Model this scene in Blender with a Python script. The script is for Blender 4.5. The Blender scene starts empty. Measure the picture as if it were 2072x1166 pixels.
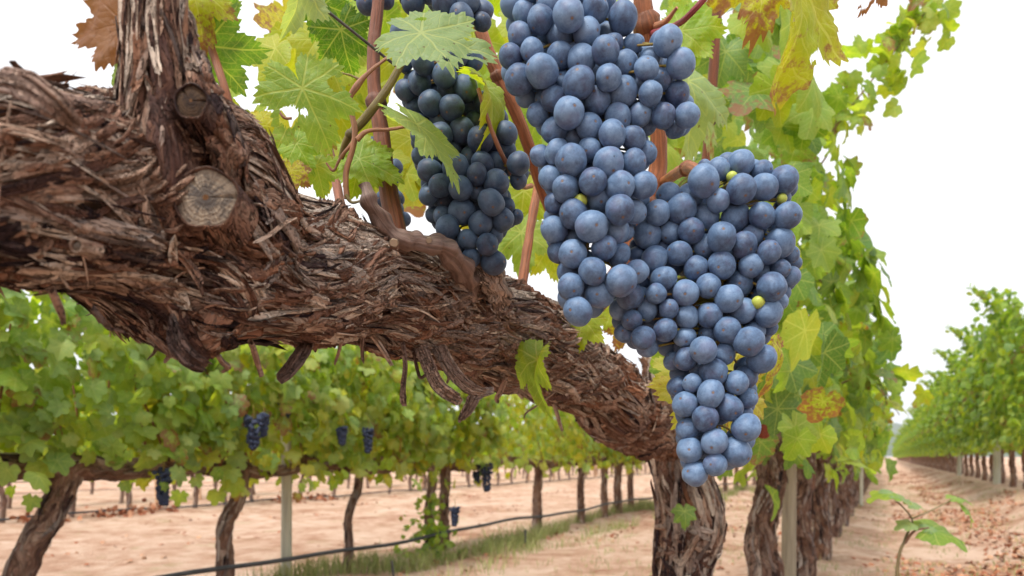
import bpy, math, random
import numpy as np
from mathutils import Vector, Matrix

# ---------------------------------------------------------------- camera, world, sun, exposure
F = 1400.0; CXP = 1036.0; HOR = 925.0; VPX = 1790.0; H = 0.69      # photograph geometry (pixels), eye height
SL = (VPX - CXP) / F                                              # the rows run along (SL, 1)
scene = bpy.context.scene
cam_d = bpy.data.cameras.new("camera"); cam = bpy.data.objects.new("camera", cam_d)
scene.collection.objects.link(cam); scene.camera = cam
cam.location = (0, 0, H); cam.rotation_euler = (math.radians(90), 0, 0)
cam_d.sensor_width = 36; cam_d.lens = 36 * F / 2072; cam_d.shift_y = (HOR - 583) / 2072
cam_d.clip_start = 0.01; cam_d.clip_end = 6000
cam_d.dof.use_dof = True; cam_d.dof.focus_distance = 0.56; cam_d.dof.aperture_fstop = 9.5

SUN_EL, SUN_AZ = 60, 208
w = bpy.data.worlds.new("World"); scene.world = w; w.use_nodes = True
nt = w.node_tree; nt.nodes.clear()
sky = nt.nodes.new('ShaderNodeTexSky'); sky.sky_type = 'NISHITA'; sky.sun_disc = False
sky.sun_elevation = math.radians(SUN_EL); sky.sun_rotation = math.radians(SUN_AZ)
sky.air_density = 1.0; sky.dust_density = 6.0; sky.ozone_density = 1.0
hs = nt.nodes.new('ShaderNodeHueSaturation'); hs.inputs['Saturation'].default_value = 0.10
mx = nt.nodes.new('ShaderNodeMix'); mx.data_type = 'RGBA'; mx.inputs[0].default_value = 0.72
mx.inputs[7].default_value = (10.6, 10.7, 11.0, 1)          # even white cloud cover
bg = nt.nodes.new('ShaderNodeBackground'); bg.inputs['Strength'].default_value = 0.072
wo = nt.nodes.new('ShaderNodeOutputWorld')
nt.links.new(sky.outputs[0], hs.inputs['Color']); nt.links.new(hs.outputs[0], mx.inputs[6])
nt.links.new(mx.outputs[2], bg.inputs['Color']); nt.links.new(bg.outputs[0], wo.inputs['Surface'])

sun_d = bpy.data.lights.new("sun", 'SUN'); sun_d.energy = 1.9; sun_d.angle = math.radians(16)
sun_d.color = (1.0, 0.95, 0.88)
sun = bpy.data.objects.new("sun", sun_d); scene.collection.objects.link(sun)
az = math.radians(SUN_AZ); el = math.radians(SUN_EL)
sdir = Vector((math.sin(az) * math.cos(el), math.cos(az) * math.cos(el), math.sin(el)))
sun.rotation_euler = sdir.to_track_quat('Z', 'Y').to_euler()
scene.view_settings.view_transform = 'Standard'; scene.view_settings.look = 'None'
scene.view_settings.exposure = 1.12; scene.view_settings.gamma = 1
try:
    scene.cycles.max_bounces = 6; scene.cycles.transmission_bounces = 4; scene.cycles.transparent_max_bounces = 8
except Exception: pass

COL = scene.collection
rng = np.random.default_rng(7); random.seed(7)

def P(px, py, Y):
    return np.array([(px - CXP) / F * Y, Y, H + (HOR - py) / F * Y])
def rowp(L, Y, z):                       # a point on the row at lateral distance L (left positive)
    return np.array([SL * Y - L, Y, z])
def nrm(a):
    return a / np.maximum(np.linalg.norm(a, axis=-1, keepdims=True), 1e-9)

# ---------------------------------------------------------------- noise
_pr = np.random.default_rng(3); PERM = np.concatenate([_pr.permutation(256)] * 2)
GR = nrm(_pr.normal(size=(256, 3)))
def perlin(p):
    pi = np.floor(p).astype(int); f = p - pi; pi &= 255
    u = f * f * f * (f * (f * 6 - 15) + 10); out = 0
    for i in (0, 1):
        for j in (0, 1):
            for k in (0, 1):
                h = PERM[PERM[PERM[(pi[:, 0] + i) & 255] + ((pi[:, 1] + j) & 255)] + ((pi[:, 2] + k) & 255)]
                g = GR[h]
                d = g[:, 0] * (f[:, 0] - i) + g[:, 1] * (f[:, 1] - j) + g[:, 2] * (f[:, 2] - k)
                wt = (u[:, 0] if i else 1 - u[:, 0]) * (u[:, 1] if j else 1 - u[:, 1]) * (u[:, 2] if k else 1 - u[:, 2])
                out = out + d * wt
    return out * 1.6
def ridge(p): return 1 - 2 * np.abs(perlin(p))

# ---------------------------------------------------------------- mesh builder
def origin(o):
    v = Vector((0, 0, 0))
    while o: v = v + o.location; o = o.parent
    return np.array(v)
class MB:
    def __init__(s): s.v = []; s.f = []; s.t = []; s.l = []; s.n = 0
    def add(s, v, f, tint=(0, 0, 0), lco=None):
        v = np.asarray(v, float).reshape(-1, 3); f = np.asarray(f, int)
        s.v.append(v); s.f.append(f + s.n); s.n += len(v)
        t = np.asarray(tint, float); s.t.append(np.broadcast_to(t, (len(v), 3)) if t.ndim == 1 else t)
        s.l.append(v if lco is None else lco)
    def build(s, name, mat, parent=None, smooth=True, at=None):
        v = np.concatenate(s.v); base = origin(parent) if parent else np.zeros(3)
        if at is not None: base = np.array(at)
        me = bpy.data.meshes.new(name)
        me.vertices.add(len(v)); me.vertices.foreach_set('co', (v - base).ravel())
        lens = np.concatenate([np.full(len(f), f.shape[1]) for f in s.f if len(f)])
        idx = np.concatenate([f.ravel() for f in s.f if len(f)])
        me.loops.add(len(idx)); me.loops.foreach_set('vertex_index', idx.astype(np.int32))
        me.polygons.add(len(lens)); st = np.concatenate([[0], np.cumsum(lens)[:-1]])
        me.polygons.foreach_set('loop_start', st.astype(np.int32))
        try: me.polygons.foreach_set('loop_total', lens.astype(np.int32))
        except Exception: pass
        me.polygons.foreach_set('use_smooth', np.full(len(lens), smooth))
        a = me.attributes.new('tint', 'FLOAT_COLOR', 'POINT'); t = np.concatenate(s.t)
        a.data.foreach_set('color', np.concatenate([t, np.ones((len(t), 1))], 1).ravel())
        a = me.attributes.new('lco', 'FLOAT_VECTOR', 'POINT'); a.data.foreach_set('vector', np.concatenate(s.l).ravel())
        me.update(calc_edges=True); me.materials.append(mat)
        o = bpy.data.objects.new(name, me); COL.objects.link(o)
        if parent: o.parent = parent
        if at is not None: o.location = tuple(np.array(at) - (origin(parent) if parent else 0))
        return o
def tag(o, label, cat, group=None, kind=None):
    if label: o['label'] = label
    if cat: o['category'] = cat
    if group: o['group'] = group
    if kind: o['kind'] = kind
    return o
def thing(name, label, cat, loc, group=None):
    o = bpy.data.objects.new(name, None); COL.objects.link(o); o.location = tuple(loc); o.empty_display_size = 0.05
    return tag(o, label, cat, group)
def copy_tree(o, loc, label, rz=0, sc=(1, 1, 1), group=None, keep=lambda c: True):
    r = o.copy(); COL.objects.link(r); r.location = tuple(loc); r.rotation_euler = (0, 0, rz); r.scale = sc
    r['label'] = label
    if group: r['group'] = group
    for ch in list(o.children):
        if not keep(ch): continue
        c = ch.copy(); COL.objects.link(c); c.parent = r
        for g in list(ch.children):
            d = g.copy(); COL.objects.link(d); d.parent = c
    return r
def spline(pts, n):
    pts = np.asarray(pts, float)
    if len(pts) == 2: t = np.linspace(0, 1, n)[:, None]; return pts[0] * (1 - t) + pts[1] * t
    q = np.vstack([2 * pts[0] - pts[1], pts, 2 * pts[-1] - pts[-2]])
    u = np.linspace(0, len(pts) - 1 - 1e-6, n); i = u.astype(int); t = (u - i)[:, None]
    a, b, c, d = q[i], q[i + 1], q[i + 2], q[i + 3]
    return 0.5 * (2 * b + (c - a) * t + (2 * a - 5 * b + 4 * c - d) * t ** 2 + (3 * b - a - 3 * c + d) * t ** 3)
def frames(c, up=(0, 0, 1)):
    T = nrm(np.gradient(c, axis=0)); N = np.zeros_like(T)
    n = np.array(up, float); n -= T[0] * n.dot(T[0])
    if np.linalg.norm(n) < 1e-3: n = np.array([0, -1.0, 0.01]); n -= T[0] * n.dot(T[0])
    n /= np.linalg.norm(n)
    for i in range(len(c)):
        n = n - T[i] * n.dot(T[i]); n /= np.linalg.norm(n); N[i] = n
    return T, N, np.cross(T, N)
def grid_faces(a, b, wrap):
    i, j = np.meshgrid(np.arange(a - 1), np.arange(b if wrap else b - 1), indexing='ij'); k = (j + 1) % b
    return np.stack([i * b + j, i * b + k, (i + 1) * b + k, (i + 1) * b + j], -1).reshape(-1, 4)
def tube(mb, pts, rad, n=24, seg=8, tint=(0.5, 0.5, 0.5), cap=True, rough=0.0, rs=60):
    """smooth or slightly knobbly tube along pts; rad: list interpolated along it"""
    c = spline(pts, n); r = np.interp(np.linspace(0, 1, n), np.linspace(0, 1, len(rad)), rad)
    T, N, B = frames(c); th = np.linspace(0, 2 * math.pi, seg, endpoint=False)
    s = np.concatenate([[0], np.cumsum(np.linalg.norm(np.diff(c, axis=0), axis=1))])
    D = N[:, None] * np.cos(th)[None, :, None] + B[:, None] * np.sin(th)[None, :, None]
    rr = np.broadcast_to(r[:, None], (n, seg)).copy()
    V = c[:, None] + D * rr[..., None]
    if rough:
        V = V + D * (perlin((V * rs).reshape(-1, 3)).reshape(n, seg) * rough)[..., None]
    R = r.mean()
    l = np.stack([np.broadcast_to(np.cos(th) * R, (n, seg)), np.broadcast_to(np.sin(th) * R, (n, seg)), np.broadcast_to(s[:, None], (n, seg))], -1).reshape(-1, 3)
    l = l + V[0, 0] * 3.1
    mb.add(V.reshape(-1, 3), grid_faces(n, seg, True), tint, l)
    if cap:
        for e in (0, n - 1):
            ring = V[e] * 0.97 + c[e] * 0.03; cv = np.vstack([ring, c[e][None]])
            j = np.arange(seg); f = np.stack([j, (j + 1) % seg, np.full(seg, seg)], -1)
            mb.add(cv, f, tint, np.broadcast_to(l[0], (seg + 1, 3)))

# ---------------------------------------------------------------- materials
class NT:
    def __init__(s, name):
        s.m = bpy.data.materials.new(name); s.m.use_nodes = True; s.t = s.m.node_tree; s.t.nodes.clear()
        s.out = s.n('ShaderNodeOutputMaterial')
    def n(s, k, **kw):
        o = s.t.nodes.new(k)
        for a, b in kw.items(): setattr(o, a, b)
        return o
    def L(s, a, b): s.t.links.new(a, b)
    def setin(s, sock, v):
        if isinstance(v, bpy.types.NodeSocket): s.L(v, sock)
        elif v is not None: sock.default_value = v
    def M(s, op, a, b=None, c=None, clamp=False):
        o = s.n('ShaderNodeMath', operation=op, use_clamp=clamp)
        for i, v in enumerate((a, b, c)): s.setin(o.inputs[i], v)
        return o.outputs[0]
    def VM(s, op, a, b=None, sc=None):
        o = s.n('ShaderNodeVectorMath', operation=op); s.setin(o.inputs[0], a); s.setin(o.inputs[1], b)
        if sc is not None: s.setin(o.inputs['Scale'], sc)
        return o.outputs[0]
    def attr(s, name, out='Vector'): return s.n('ShaderNodeAttribute', attribute_name=name).outputs[out]
    def noise(s, vec, scale, detail=4, rough=0.6, dist=0.0, out='Fac'):
        o = s.n('ShaderNodeTexNoise'); s.setin(o.inputs['Vector'], vec); o.inputs['Scale'].default_value = scale
        o.inputs['Detail'].default_value = detail; o.inputs['Roughness'].default_value = rough; o.inputs['Distortion'].default_value = dist
        return o.outputs[out]
    def voro(s, vec, scale, feature='F1', out='Distance'):
        o = s.n('ShaderNodeTexVoronoi', feature=feature); s.setin(o.inputs['Vector'], vec); o.inputs['Scale'].default_value = scale
        return o.outputs[out]
    def ramp(s, fac, stops):
        o = s.n('ShaderNodeValToRGB'); s.L(fac, o.inputs[0]); e = o.color_ramp.elements
        while len(e) < len(stops): e.new(0.5)
        for el_, (p, c) in zip(e, stops): el_.position = p; el_.color = (*c, 1) if len(c) == 3 else c
        return o.outputs[0]
    def mix(s, fac, a, b, mode='MIX'):
        o = s.n('ShaderNodeMix', data_type='RGBA', blend_type=mode)
        s.setin(o.inputs[0], fac)
        for i, v in ((6, a), (7, b)):
            s.setin(o.inputs[i], (*v, 1) if isinstance(v, tuple) and len(v) == 3 else v)
        return o.outputs[2]
    def step(s, v, a, b):
        o = s.n('ShaderNodeMapRange', interpolation_type='SMOOTHSTEP'); s.setin(o.inputs[0], v)
        o.inputs[1].default_value = a; o.inputs[2].default_value = b; return o.outputs[0]
    def bump(s, h, strength=0.5, dist=0.001, normal=None):
        o = s.n('ShaderNodeBump'); s.L(h, o.inputs['Height']); o.inputs['Strength'].default_value = strength
        o.inputs['Distance'].default_value = dist
        if normal is not None: s.L(normal, o.inputs['Normal'])
        return o.outputs[0]
    def bsdf(s, col, rough=0.7, spec=0.3, normal=None, link=True, **kw):
        o = s.n('ShaderNodeBsdfPrincipled'); s.setin(o.inputs['Base Color'], (*col, 1) if isinstance(col, tuple) and len(col) == 3 else col)
        s.setin(o.inputs['Roughness'], rough); s.setin(o.inputs['Specular IOR Level'], spec)
        if normal is not None: s.L(normal, o.inputs['Normal'])
        for k, v in kw.items(): s.setin(o.inputs[k.replace('_', ' ')], v)
        if link: s.L(o.outputs[0], s.out.inputs[0])
        return o.outputs[0]
    def sep(s, v):
        o = s.n('ShaderNodeSeparateXYZ'); s.setin(o.inputs[0], v); return o.outputs

def bark_mat(name, gain=1.0, warm=1.0, fs=1.0):
    t = NT(name); l = t.attr('lco'); ti = t.sep(t.attr('tint', 'Color'))
    wv = t.noise(l, 25, 3, out='Color'); l2 = t.VM('ADD', l, t.VM('SCALE', wv, sc=0.02))
    st = t.VM('MULTIPLY', l2, (1, 1, 0.13))
    n1 = t.noise(st, 130 * fs, 6, 0.65); n2 = t.noise(st, 520 * fs, 4, 0.6); n3 = t.noise(t.VM('MULTIPLY', l2, (1, 1, .25)), 38 * fs, 4, 0.6); n4 = t.noise(l, 9 * fs, 3)
    h = t.M('ADD', t.M('MULTIPLY', n1, 0.6), t.M('MULTIPLY', n2, 0.4))
    k = t.M('ADD', t.M('MULTIPLY', n3, 0.75), t.M('ADD', t.M('MULTIPLY', h, 0.65), t.M('MULTIPLY', t.M('SUBTRACT', ti[0], 0.5), 0.80)))
    g = lambda r, gg, b: (r * gain, gg * gain / warm ** .3, b * gain / warm)
    c = t.ramp(k, [(0.40, g(.026, .013, .013)), (0.54, g(.075, .036, .026)), (0.67, g(.175, .086, .052)), (0.81, g(.31, .195, .13)), (1.0, g(.52, .41, .31))])
    c = t.mix(t.M('MULTIPLY', t.step(n4, .52, .7), 0.55), c, g(.26, .105, .045))
    n5 = t.noise(t.VM('MULTIPLY', l2, (1, 1, .3)), 30 * fs, 5, .7); c = t.mix(t.M('MULTIPLY', t.step(n5, .54, .68), .6), c, t.mix(h, g(.15, .105, .08), g(.46, .36, .28)))
    c = t.mix(t.M('MULTIPLY', ti[1], 0.8), c, t.mix(h, g(.14, .10, .08), g(.52, .42, .34)))
    cv = t.step(t.M('ABSOLUTE', t.M('SUBTRACT', n1, 0.5)), 0.0, 0.06); cv2 = t.step(t.M('ABSOLUTE', t.M('SUBTRACT', n2, 0.5)), 0.0, 0.07)
    b1 = t.bump(t.M('ADD', h, t.M('MULTIPLY', cv, .5)), 1.0, 0.004); b2 = t.bump(t.M('ADD', n2, cv2), 0.9, 0.0012, b1)
    t.bsdf(c, 0.8, 0.25, b2); return t.m
M_BARK = bark_mat('old_vine_bark', 1.28, .90)
M_BARKF = bark_mat('trunk_bark', 1.05, .82, 0.45)

def cane_mat():
    t = NT('cane_bark'); l = t.attr('lco'); ti = t.attr('tint', 'Color')
    st = t.VM('MULTIPLY', l, (1, 1, 0.05)); n1 = t.noise(st, 420, 5, .7); n2 = t.noise(l, 45, 6, .7)
    c = t.mix(t.step(n1, .35, .7), t.mix(0.62, ti, (.03, .012, .006)), ti)
    c = t.mix(t.M('MULTIPLY', t.step(n2, .5, .75), .6), c, t.mix(.5, ti, (.08, .04, .03)))
    t.bsdf(c, 0.5, 0.4, t.bump(t.M('ADD', n1, t.M('MULTIPLY', n2, .6)), 1.0, 0.0016)); return t.m
M_CANE = cane_mat()

def leaf_mat():
    t = NT('vine_leaf'); l = t.attr('lco'); ti = t.sep(t.attr('tint', 'Color')); xyz = t.sep(l)
    x = t.M('ABSOLUTE', xyz[0]); y = xyz[1]
    r = t.M('SQRT', t.M('ADD', t.M('MULTIPLY', x, x), t.M('MULTIPLY', y, y)))
    ph = t.M('ARCTAN2', x, y)
    d = None
    for a in (0.0, 0.87, 1.75, 2.5):
        q = t.M('ABSOLUTE', t.M('SUBTRACT', ph, a)); d = q if d is None else t.M('MINIMUM', d, q)
    dp = t.M('MULTIPLY', r, t.M('SINE', d)); dl = t.M('MULTIPLY', r, t.M('COSINE', d))
    wid = t.M('MULTIPLY_ADD', r, -0.011, 0.016)
    main = t.M('SUBTRACT', 1.0, t.step(t.M('DIVIDE', dp, wid), 0.55, 1.5))
    wob = t.noise(l, 5, 2)
    sec = t.M('PINGPONG', t.M('ADD', t.M('MULTIPLY', t.M('SUBTRACT', dl, t.M('MULTIPLY', dp, 0.95)), 7.5), t.M('MULTIPLY', wob, 0.5)), 0.5)
    secm = t.M('SUBTRACT', 1.0, t.step(sec, 0.03, 0.085))
    tv = t.voro(l, 17, 'DISTANCE_TO_EDGE'); ter = t.M('SUBTRACT', 1.0, t.step(tv, 0.0, 0.09))
    vein = t.M('MAXIMUM', main, t.M('MAXIMUM', t.M('MULTIPLY', secm, 0.6), t.M('MULTIPLY', ter, 0.3)))
    off = t.VM('ADD', l, t.VM('SCALE', t.attr('tint', 'Color'), sc=37.0))
    nb = t.noise(off, 2.2, 4, 0.6); nf = t.noise(off, 9, 5, 0.7)
    hue = t.M('ADD', ti[0], t.M('MULTIPLY', t.M('SUBTRACT', nb, 0.5), 0.45))
    c = t.ramp(hue, [(0.0, (.030, .098, .012)), (0.25, (.090, .215, .022)), (0.5, (.205, .345, .022)), (0.75, (.36, .39, .016)), (1.0, (.58, .43, .025))])
    c = t.mix(t.M('MULTIPLY', ti[1], .85), c, (.27, .37, .22))  # pale sage tone; also paints the waxy sky reflection into the leaf colour
    vc = t.mix(0.5, c, (.55, .60, .22)); c = t.mix(t.M('MULTIPLY', vein, 0.75), c, vc)
    # age: brown patches, stronger to the margin
    br = t.M('ADD', t.M('MULTIPLY', ti[2], 1.05), t.M('ADD', t.M('MULTIPLY', r, 0.32), t.M('MULTIPLY', nf, 0.9)))
    brm = t.step(br, 0.98, 1.16)
    bcol = t.mix(nb, (.20, .075, .035), (.36, .20, .11))
    c = t.mix(t.M('MULTIPLY', brm, t.step(ti[2], 0.0, 0.12)), c, bcol)
    sp = t.step(t.voro(off, 6.0), 0.10, 0.06); c = t.mix(t.M('MULTIPLY', sp, 0.7), c, (.10, .035, .015))
    hgt = t.M('SUBTRACT', t.M('ADD', t.M('MULTIPLY', nf, 0.25), t.M('MULTIPLY', sec, 0.5)), vein)
    nm = t.bump(hgt, 0.45, 0.0016)
    a = t.bsdf(c, 0.48, 0.42, nm, link=False)
    tr = t.n('ShaderNodeBsdfTranslucent'); tc = t.mix(1.0, c, (2.05, 1.75, 0.5), 'MULTIPLY')
    t.L(t.mix(t.M('MULTIPLY', brm, .5), tc, (.3, .12, .03)), tr.inputs[0])
    ms = t.n('ShaderNodeMixShader'); ms.inputs[0].default_value = 0.50
    t.L(a, ms.inputs[1]); t.L(tr.outputs[0], ms.inputs[2]); t.L(ms.outputs[0], t.out.inputs[0]); return t.m
M_LEAF = leaf_mat()

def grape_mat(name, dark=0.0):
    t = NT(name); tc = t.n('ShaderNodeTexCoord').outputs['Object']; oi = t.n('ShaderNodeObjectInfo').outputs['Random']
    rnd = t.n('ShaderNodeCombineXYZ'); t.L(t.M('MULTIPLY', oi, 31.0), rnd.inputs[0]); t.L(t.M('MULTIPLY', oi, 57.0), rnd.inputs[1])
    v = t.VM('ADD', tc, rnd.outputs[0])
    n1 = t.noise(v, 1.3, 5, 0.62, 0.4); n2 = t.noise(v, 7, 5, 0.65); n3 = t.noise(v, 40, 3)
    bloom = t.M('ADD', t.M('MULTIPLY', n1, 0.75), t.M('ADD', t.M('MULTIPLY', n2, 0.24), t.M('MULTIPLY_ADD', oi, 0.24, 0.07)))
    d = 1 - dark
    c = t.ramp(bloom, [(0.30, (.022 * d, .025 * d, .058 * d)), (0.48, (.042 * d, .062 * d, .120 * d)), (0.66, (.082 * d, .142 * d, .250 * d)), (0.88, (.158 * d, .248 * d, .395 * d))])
    c = t.mix(t.M('MULTIPLY', t.step(t.noise(v, .8, 2), .5, .75), .4), c, (.10 * d, .085 * d, .16 * d))
    rub = t.M('MULTIPLY', t.step(t.noise(v, 3.2, 6, 0.7, 1.2), 0.64, 0.70), t.step(n2, .4, .5)); c = t.mix(t.M('MULTIPLY', rub, .8), c, (.012, .012, .028))
    vs = t.voro(v, 4.2); c = t.mix(t.M('MULTIPLY', t.step(vs, 0.075, 0.035), .85), c, (.035, .018, .018))
    # stylar scar at the pole
    z = t.sep(tc); rr = t.M('SQRT', t.M('ADD', t.M('MULTIPLY', z[0], z[0]), t.M('MULTIPLY', z[1], z[1])))
    up = t.step(z[2], 0.5, 0.6)
    dot = t.M('MULTIPLY', up, t.step(rr, 0.085, 0.045)); ring = t.M('MULTIPLY', up, t.step(rr, 0.15, 0.10))
    c = t.mix(t.M('MULTIPLY', ring, .55), c, (.10, .07, .085)); c = t.mix(dot, c, (.16, .095, .05))
    bmp = t.bump(t.M('SUBTRACT', t.M('MULTIPLY', n3, .15), t.M('MULTIPLY', ring, 1.2)), 0.35, 0.0012)
    t.bsdf(c, t.M('MULTIPLY_ADD', rub, -0.25, 0.52), 0.36, bmp, Sheen_Weight=0.10, Sheen_Roughness=0.35, Sheen_Tint=(.62, .74, 1, 1)); return t.m
M_GRAPE = grape_mat('blue_grape_skin'); M_GRAPED = grape_mat('shaded_grape_skin', 0.46)  # second skin is the same grape darkened: shade painted into the rear bunches
def simple(name, c1, c2, scale=40, rough=.7, spec=.3, bump=.3, dist=.002, stretch=(1, 1, 1)):
    t = NT(name); l = t.VM('MULTIPLY', t.attr('lco'), stretch); n = t.noise(l, scale, 6, .6)
    t.bsdf(t.mix(t.step(n, .3, .7), c1, c2), rough, spec, t.bump(n, bump, dist)); return t.m
M_GRAPEF = simple('distant_dark_grape', (.010, .013, .035), (.035, .05, .10), 60, .5, .3, .1)
M_GREENG = simple('green_grape_skin', (.36, .42, .06), (.46, .52, .10), 100, .4, .4, .1)
M_STEM = simple('bunch_stem', (.24, .24, .04), (.20, .10, .035), 150)
M_POST = simple('weathered_post', (.34, .33, .27), (.50, .48, .38), 60, .8, .2, .6, .003, (1, 1, .06))
M_POST2 = simple('old_wood_post', (.22, .18, .13), (.36, .31, .23), 60, .8, .2, .6, .003, (1, 1, .06))
M_PIPE = simple('black_pipe', (.03, .03, .034), (.06, .06, .066), 20, .5, .4, .1)
M_WIRE = simple('wire', (.06, .05, .045), (.12, .10, .09), 90, .5, .5, .1)
M_GRASS = simple('grass_blade', (.16, .22, .05), (.36, .34, .14), 9, .6, .3, .1)
def cut_mat(name, a, b, dark):
    t = NT(name); l = t.attr('lco'); x = t.sep(l); r = t.M('SQRT', t.M('ADD', t.M('MULTIPLY', x[0], x[0]), t.M('MULTIPLY', x[1], x[1])))
    th = t.M('ARCTAN2', x[0], x[1]); cv = t.n('ShaderNodeCombineXYZ'); t.L(t.M('SINE', t.M('MULTIPLY', th, 1.0)), cv.inputs[0]); t.L(t.M('COSINE', th), cv.inputs[1]); t.L(t.M('MULTIPLY', r, .15), cv.inputs[2])
    rad = t.noise(cv.outputs[0], 9, 4, .7); n = t.noise(l, 2.2, 5, .65); f = t.noise(l, 14, 4)
    rings = t.M('PINGPONG', t.M('ADD', t.M('MULTIPLY', r, 6), t.M('MULTIPLY', n, 3.0)), 0.5)
    c = t.mix(t.step(t.M('ADD', rad, t.M('MULTIPLY', f, .3)), .45, .85), a, b); c = t.mix(t.M('MULTIPLY', t.step(rings, .3, .5), .10), c, tuple(.6 * q for q in a))
    c = t.mix(t.M('MULTIPLY', t.step(n, .47, .6), .7), c, dark); c = t.mix(t.M('MULTIPLY', t.step(t.M('ADD', r, t.M('MULTIPLY', t.M('SUBTRACT', rad, .5), .9)), .62, .30), .75), c, dark); c = t.mix(t.step(r, .13, .07), c, (.16, .075, .03))
    t.bsdf(c, .8, .2, t.bump(t.M('ADD', t.M('ADD', rad, f), rings), .6, .002)); return t.m
M_CUT = cut_mat('sawn_wood', (.17, .13, .10), (.33, .26, .19), (.065, .055, .052)); M_CUTD = cut_mat('weathered_sawn_wood', (.055, .032, .018), (.10, .06, .035), (.03, .018, .014))

def ground_mat():
    t = NT('sandy_soil'); g = t.n('ShaderNodeNewGeometry').outputs['Position']
    n0 = t.noise(g, .9, 5, .6); n1 = t.noise(g, 5, 7, .68); n2 = t.noise(g, 60, 6, .7); pe = t.voro(g, 55)
    c = t.ramp(t.M('ADD', t.M('MULTIPLY', n0, .45), t.M('MULTIPLY', n1, .55)), [(.38, (.33, .165, .10)), (.47, (.50, .315, .22)), (.58, (.64, .46, .35))])
    c = t.mix(t.M('MULTIPLY', t.step(n2, .5, .75), .35), c, (.36, .21, .14))
    c = t.mix(t.M('MULTIPLY', t.step(t.noise(g, 2.3, 6, .7), .56, .68), .35), c, (.30, .28, .12))
    t.bsdf(c, .95, .1, t.bump(t.M('ADD', t.M('ADD', n2, n1), t.M('MULTIPLY', pe, .3)), 1.0, .028)); return t.m
M_GROUND = ground_mat()
M_HILL = simple('hill_woods', (.05, .075, .035), (.11, .13, .06), .05, .9, .1, .2)

# ---------------------------------------------------------------- leaves
def leaf_R(ph, seed=0):
    rg = np.random.default_rng(seed); p = np.abs(ph); ang = np.degrees(p); R = np.full_like(ph, .50)
    sd = np.sign(ph) * rg.uniform(.0, .05)
    for a, l, wd in ((0, 1.0, 30), (50, .86 + rg.uniform(-.06, .06), 27), (98, .72, 26), (140, .55, 24)):
        dd = np.abs(ang - a) / wd; R = np.maximum(R, .50 + (l + sd - .50) * np.clip(1 - dd, 0, 1) ** .75)
    tooth = np.abs(((ang * .135 + rg.uniform()) % 1) - .5) * 2; R *= 1 - .12 * (1 - tooth) ** .9
    t2 = np.abs(((ang * .05 + .3) % 1) - .5) * 2; R *= 1 - .07 * (1 - t2)
    R *= .12 + .88 * np.clip((180 - ang) / 22, 0, 1) ** .6
    return R
def leaf_template(nphi, nr, seed=0):
    ph = np.linspace(-math.pi, math.pi, nphi, endpoint=False) + math.pi / nphi; R = leaf_R(ph, seed)
    ts = np.linspace(0, 1, nr + 1)[1:]
    v = np.concatenate([[[0, 0, 0]]] + [np.stack([np.sin(ph) * R * t, np.cos(ph) * R * t, 0 * ph], -1) for t in ts])
    j = np.arange(nphi); k = (j + 1) % nphi; tri = np.stack([0 * j, 1 + k, 1 + j], -1); q = []
    for i in range(nr - 1):
        a = 1 + i * nphi; b = a + nphi; q.append(np.stack([a + j, a + k, b + k, b + j], -1))
    return v, tri, (np.concatenate(q) if q else np.zeros((0, 4), int))
T_LO = [leaf_template(18, 1, s) for s in range(3)]
T_MID = [leaf_template(56, 3, s) for s in range(4)]
T_HI = [leaf_template(230, 16, s) for s in range(5)]
def leaf_shape(v, cup, fold, bend, wave, ph0):
    """v (V,3) template, the others (N,) -> (N,V,3)"""
    x = v[None, :, 0]; y = v[None, :, 1]; r2 = x * x + y * y
    A = lambda q: np.asarray(q, float)[:, None]
    z = -A(cup) * r2 + A(fold) * np.abs(x) + A(wave) * np.sqrt(r2) * (np.sin(x * 6 + A(ph0) * 7) * np.cos(y * 5 + A(ph0) * 3) + .5 * np.sin(11 * x + 9 * y + A(ph0)))
    b = A(bend); yy = np.where(np.abs(b) > 1e-3, np.sin(b * y) / np.where(np.abs(b) < 1e-3, 1, b), y); z = z - np.where(np.abs(b) > 1e-3, (1 - np.cos(b * y)) / np.where(np.abs(b) < 1e-3, 1, b), 0)
    return np.stack([np.broadcast_to(x * np.cos(np.clip(A(fold), -1.3, 1.3)), z.shape), np.broadcast_to(yy, z.shape), z], -1)
def scatter_leaves(mb, tmpls, pos, tip, nor, size, tint, rg, cup=.25, wave=.10):
    tip = nrm(tip); nor = nrm(nor - tip * (nor * tip).sum(1, keepdims=True)); X = np.cross(tip, nor)
    which = rg.integers(0, len(tmpls), len(pos))
    for k, (v, tri, q) in enumerate(tmpls):
        m = which == k; n = m.sum()
        if not n: continue
        lv = leaf_shape(v, rg.uniform(0, cup, n), rg.normal(.12, .22, n), rg.uniform(-.1, 1.0, n), rg.uniform(.3, 1, n) * wave, rg.uniform(0, 6, n)) * size[m][:, None, None]
        W = pos[m][:, None] + lv[..., :1] * X[m][:, None] + lv[..., 1:2] * tip[m][:, None] + lv[..., 2:] * nor[m][:, None]
        nv = len(v); o = (np.arange(n) * nv)[:, None, None]
        W = W.reshape(-1, 3); tt = np.repeat(tint[m], nv, 0); l = np.tile(v, (n, 1))
        mb.add(W, (tri[None] + o).reshape(-1, 3), tt, l)
        if len(q):
            mb.f.append((q[None] + o).reshape(-1, 4) + mb.n - len(W))
def leaf_tints(n, rg, hue=(.1, .6), sage=.35, brown=.12):
    return np.stack([rg.uniform(*hue, n), rg.uniform(0, sage, n), np.where(rg.random(n) < .3, rg.uniform(0, .5, n), rg.uniform(0, brown, n))], -1)

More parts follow.
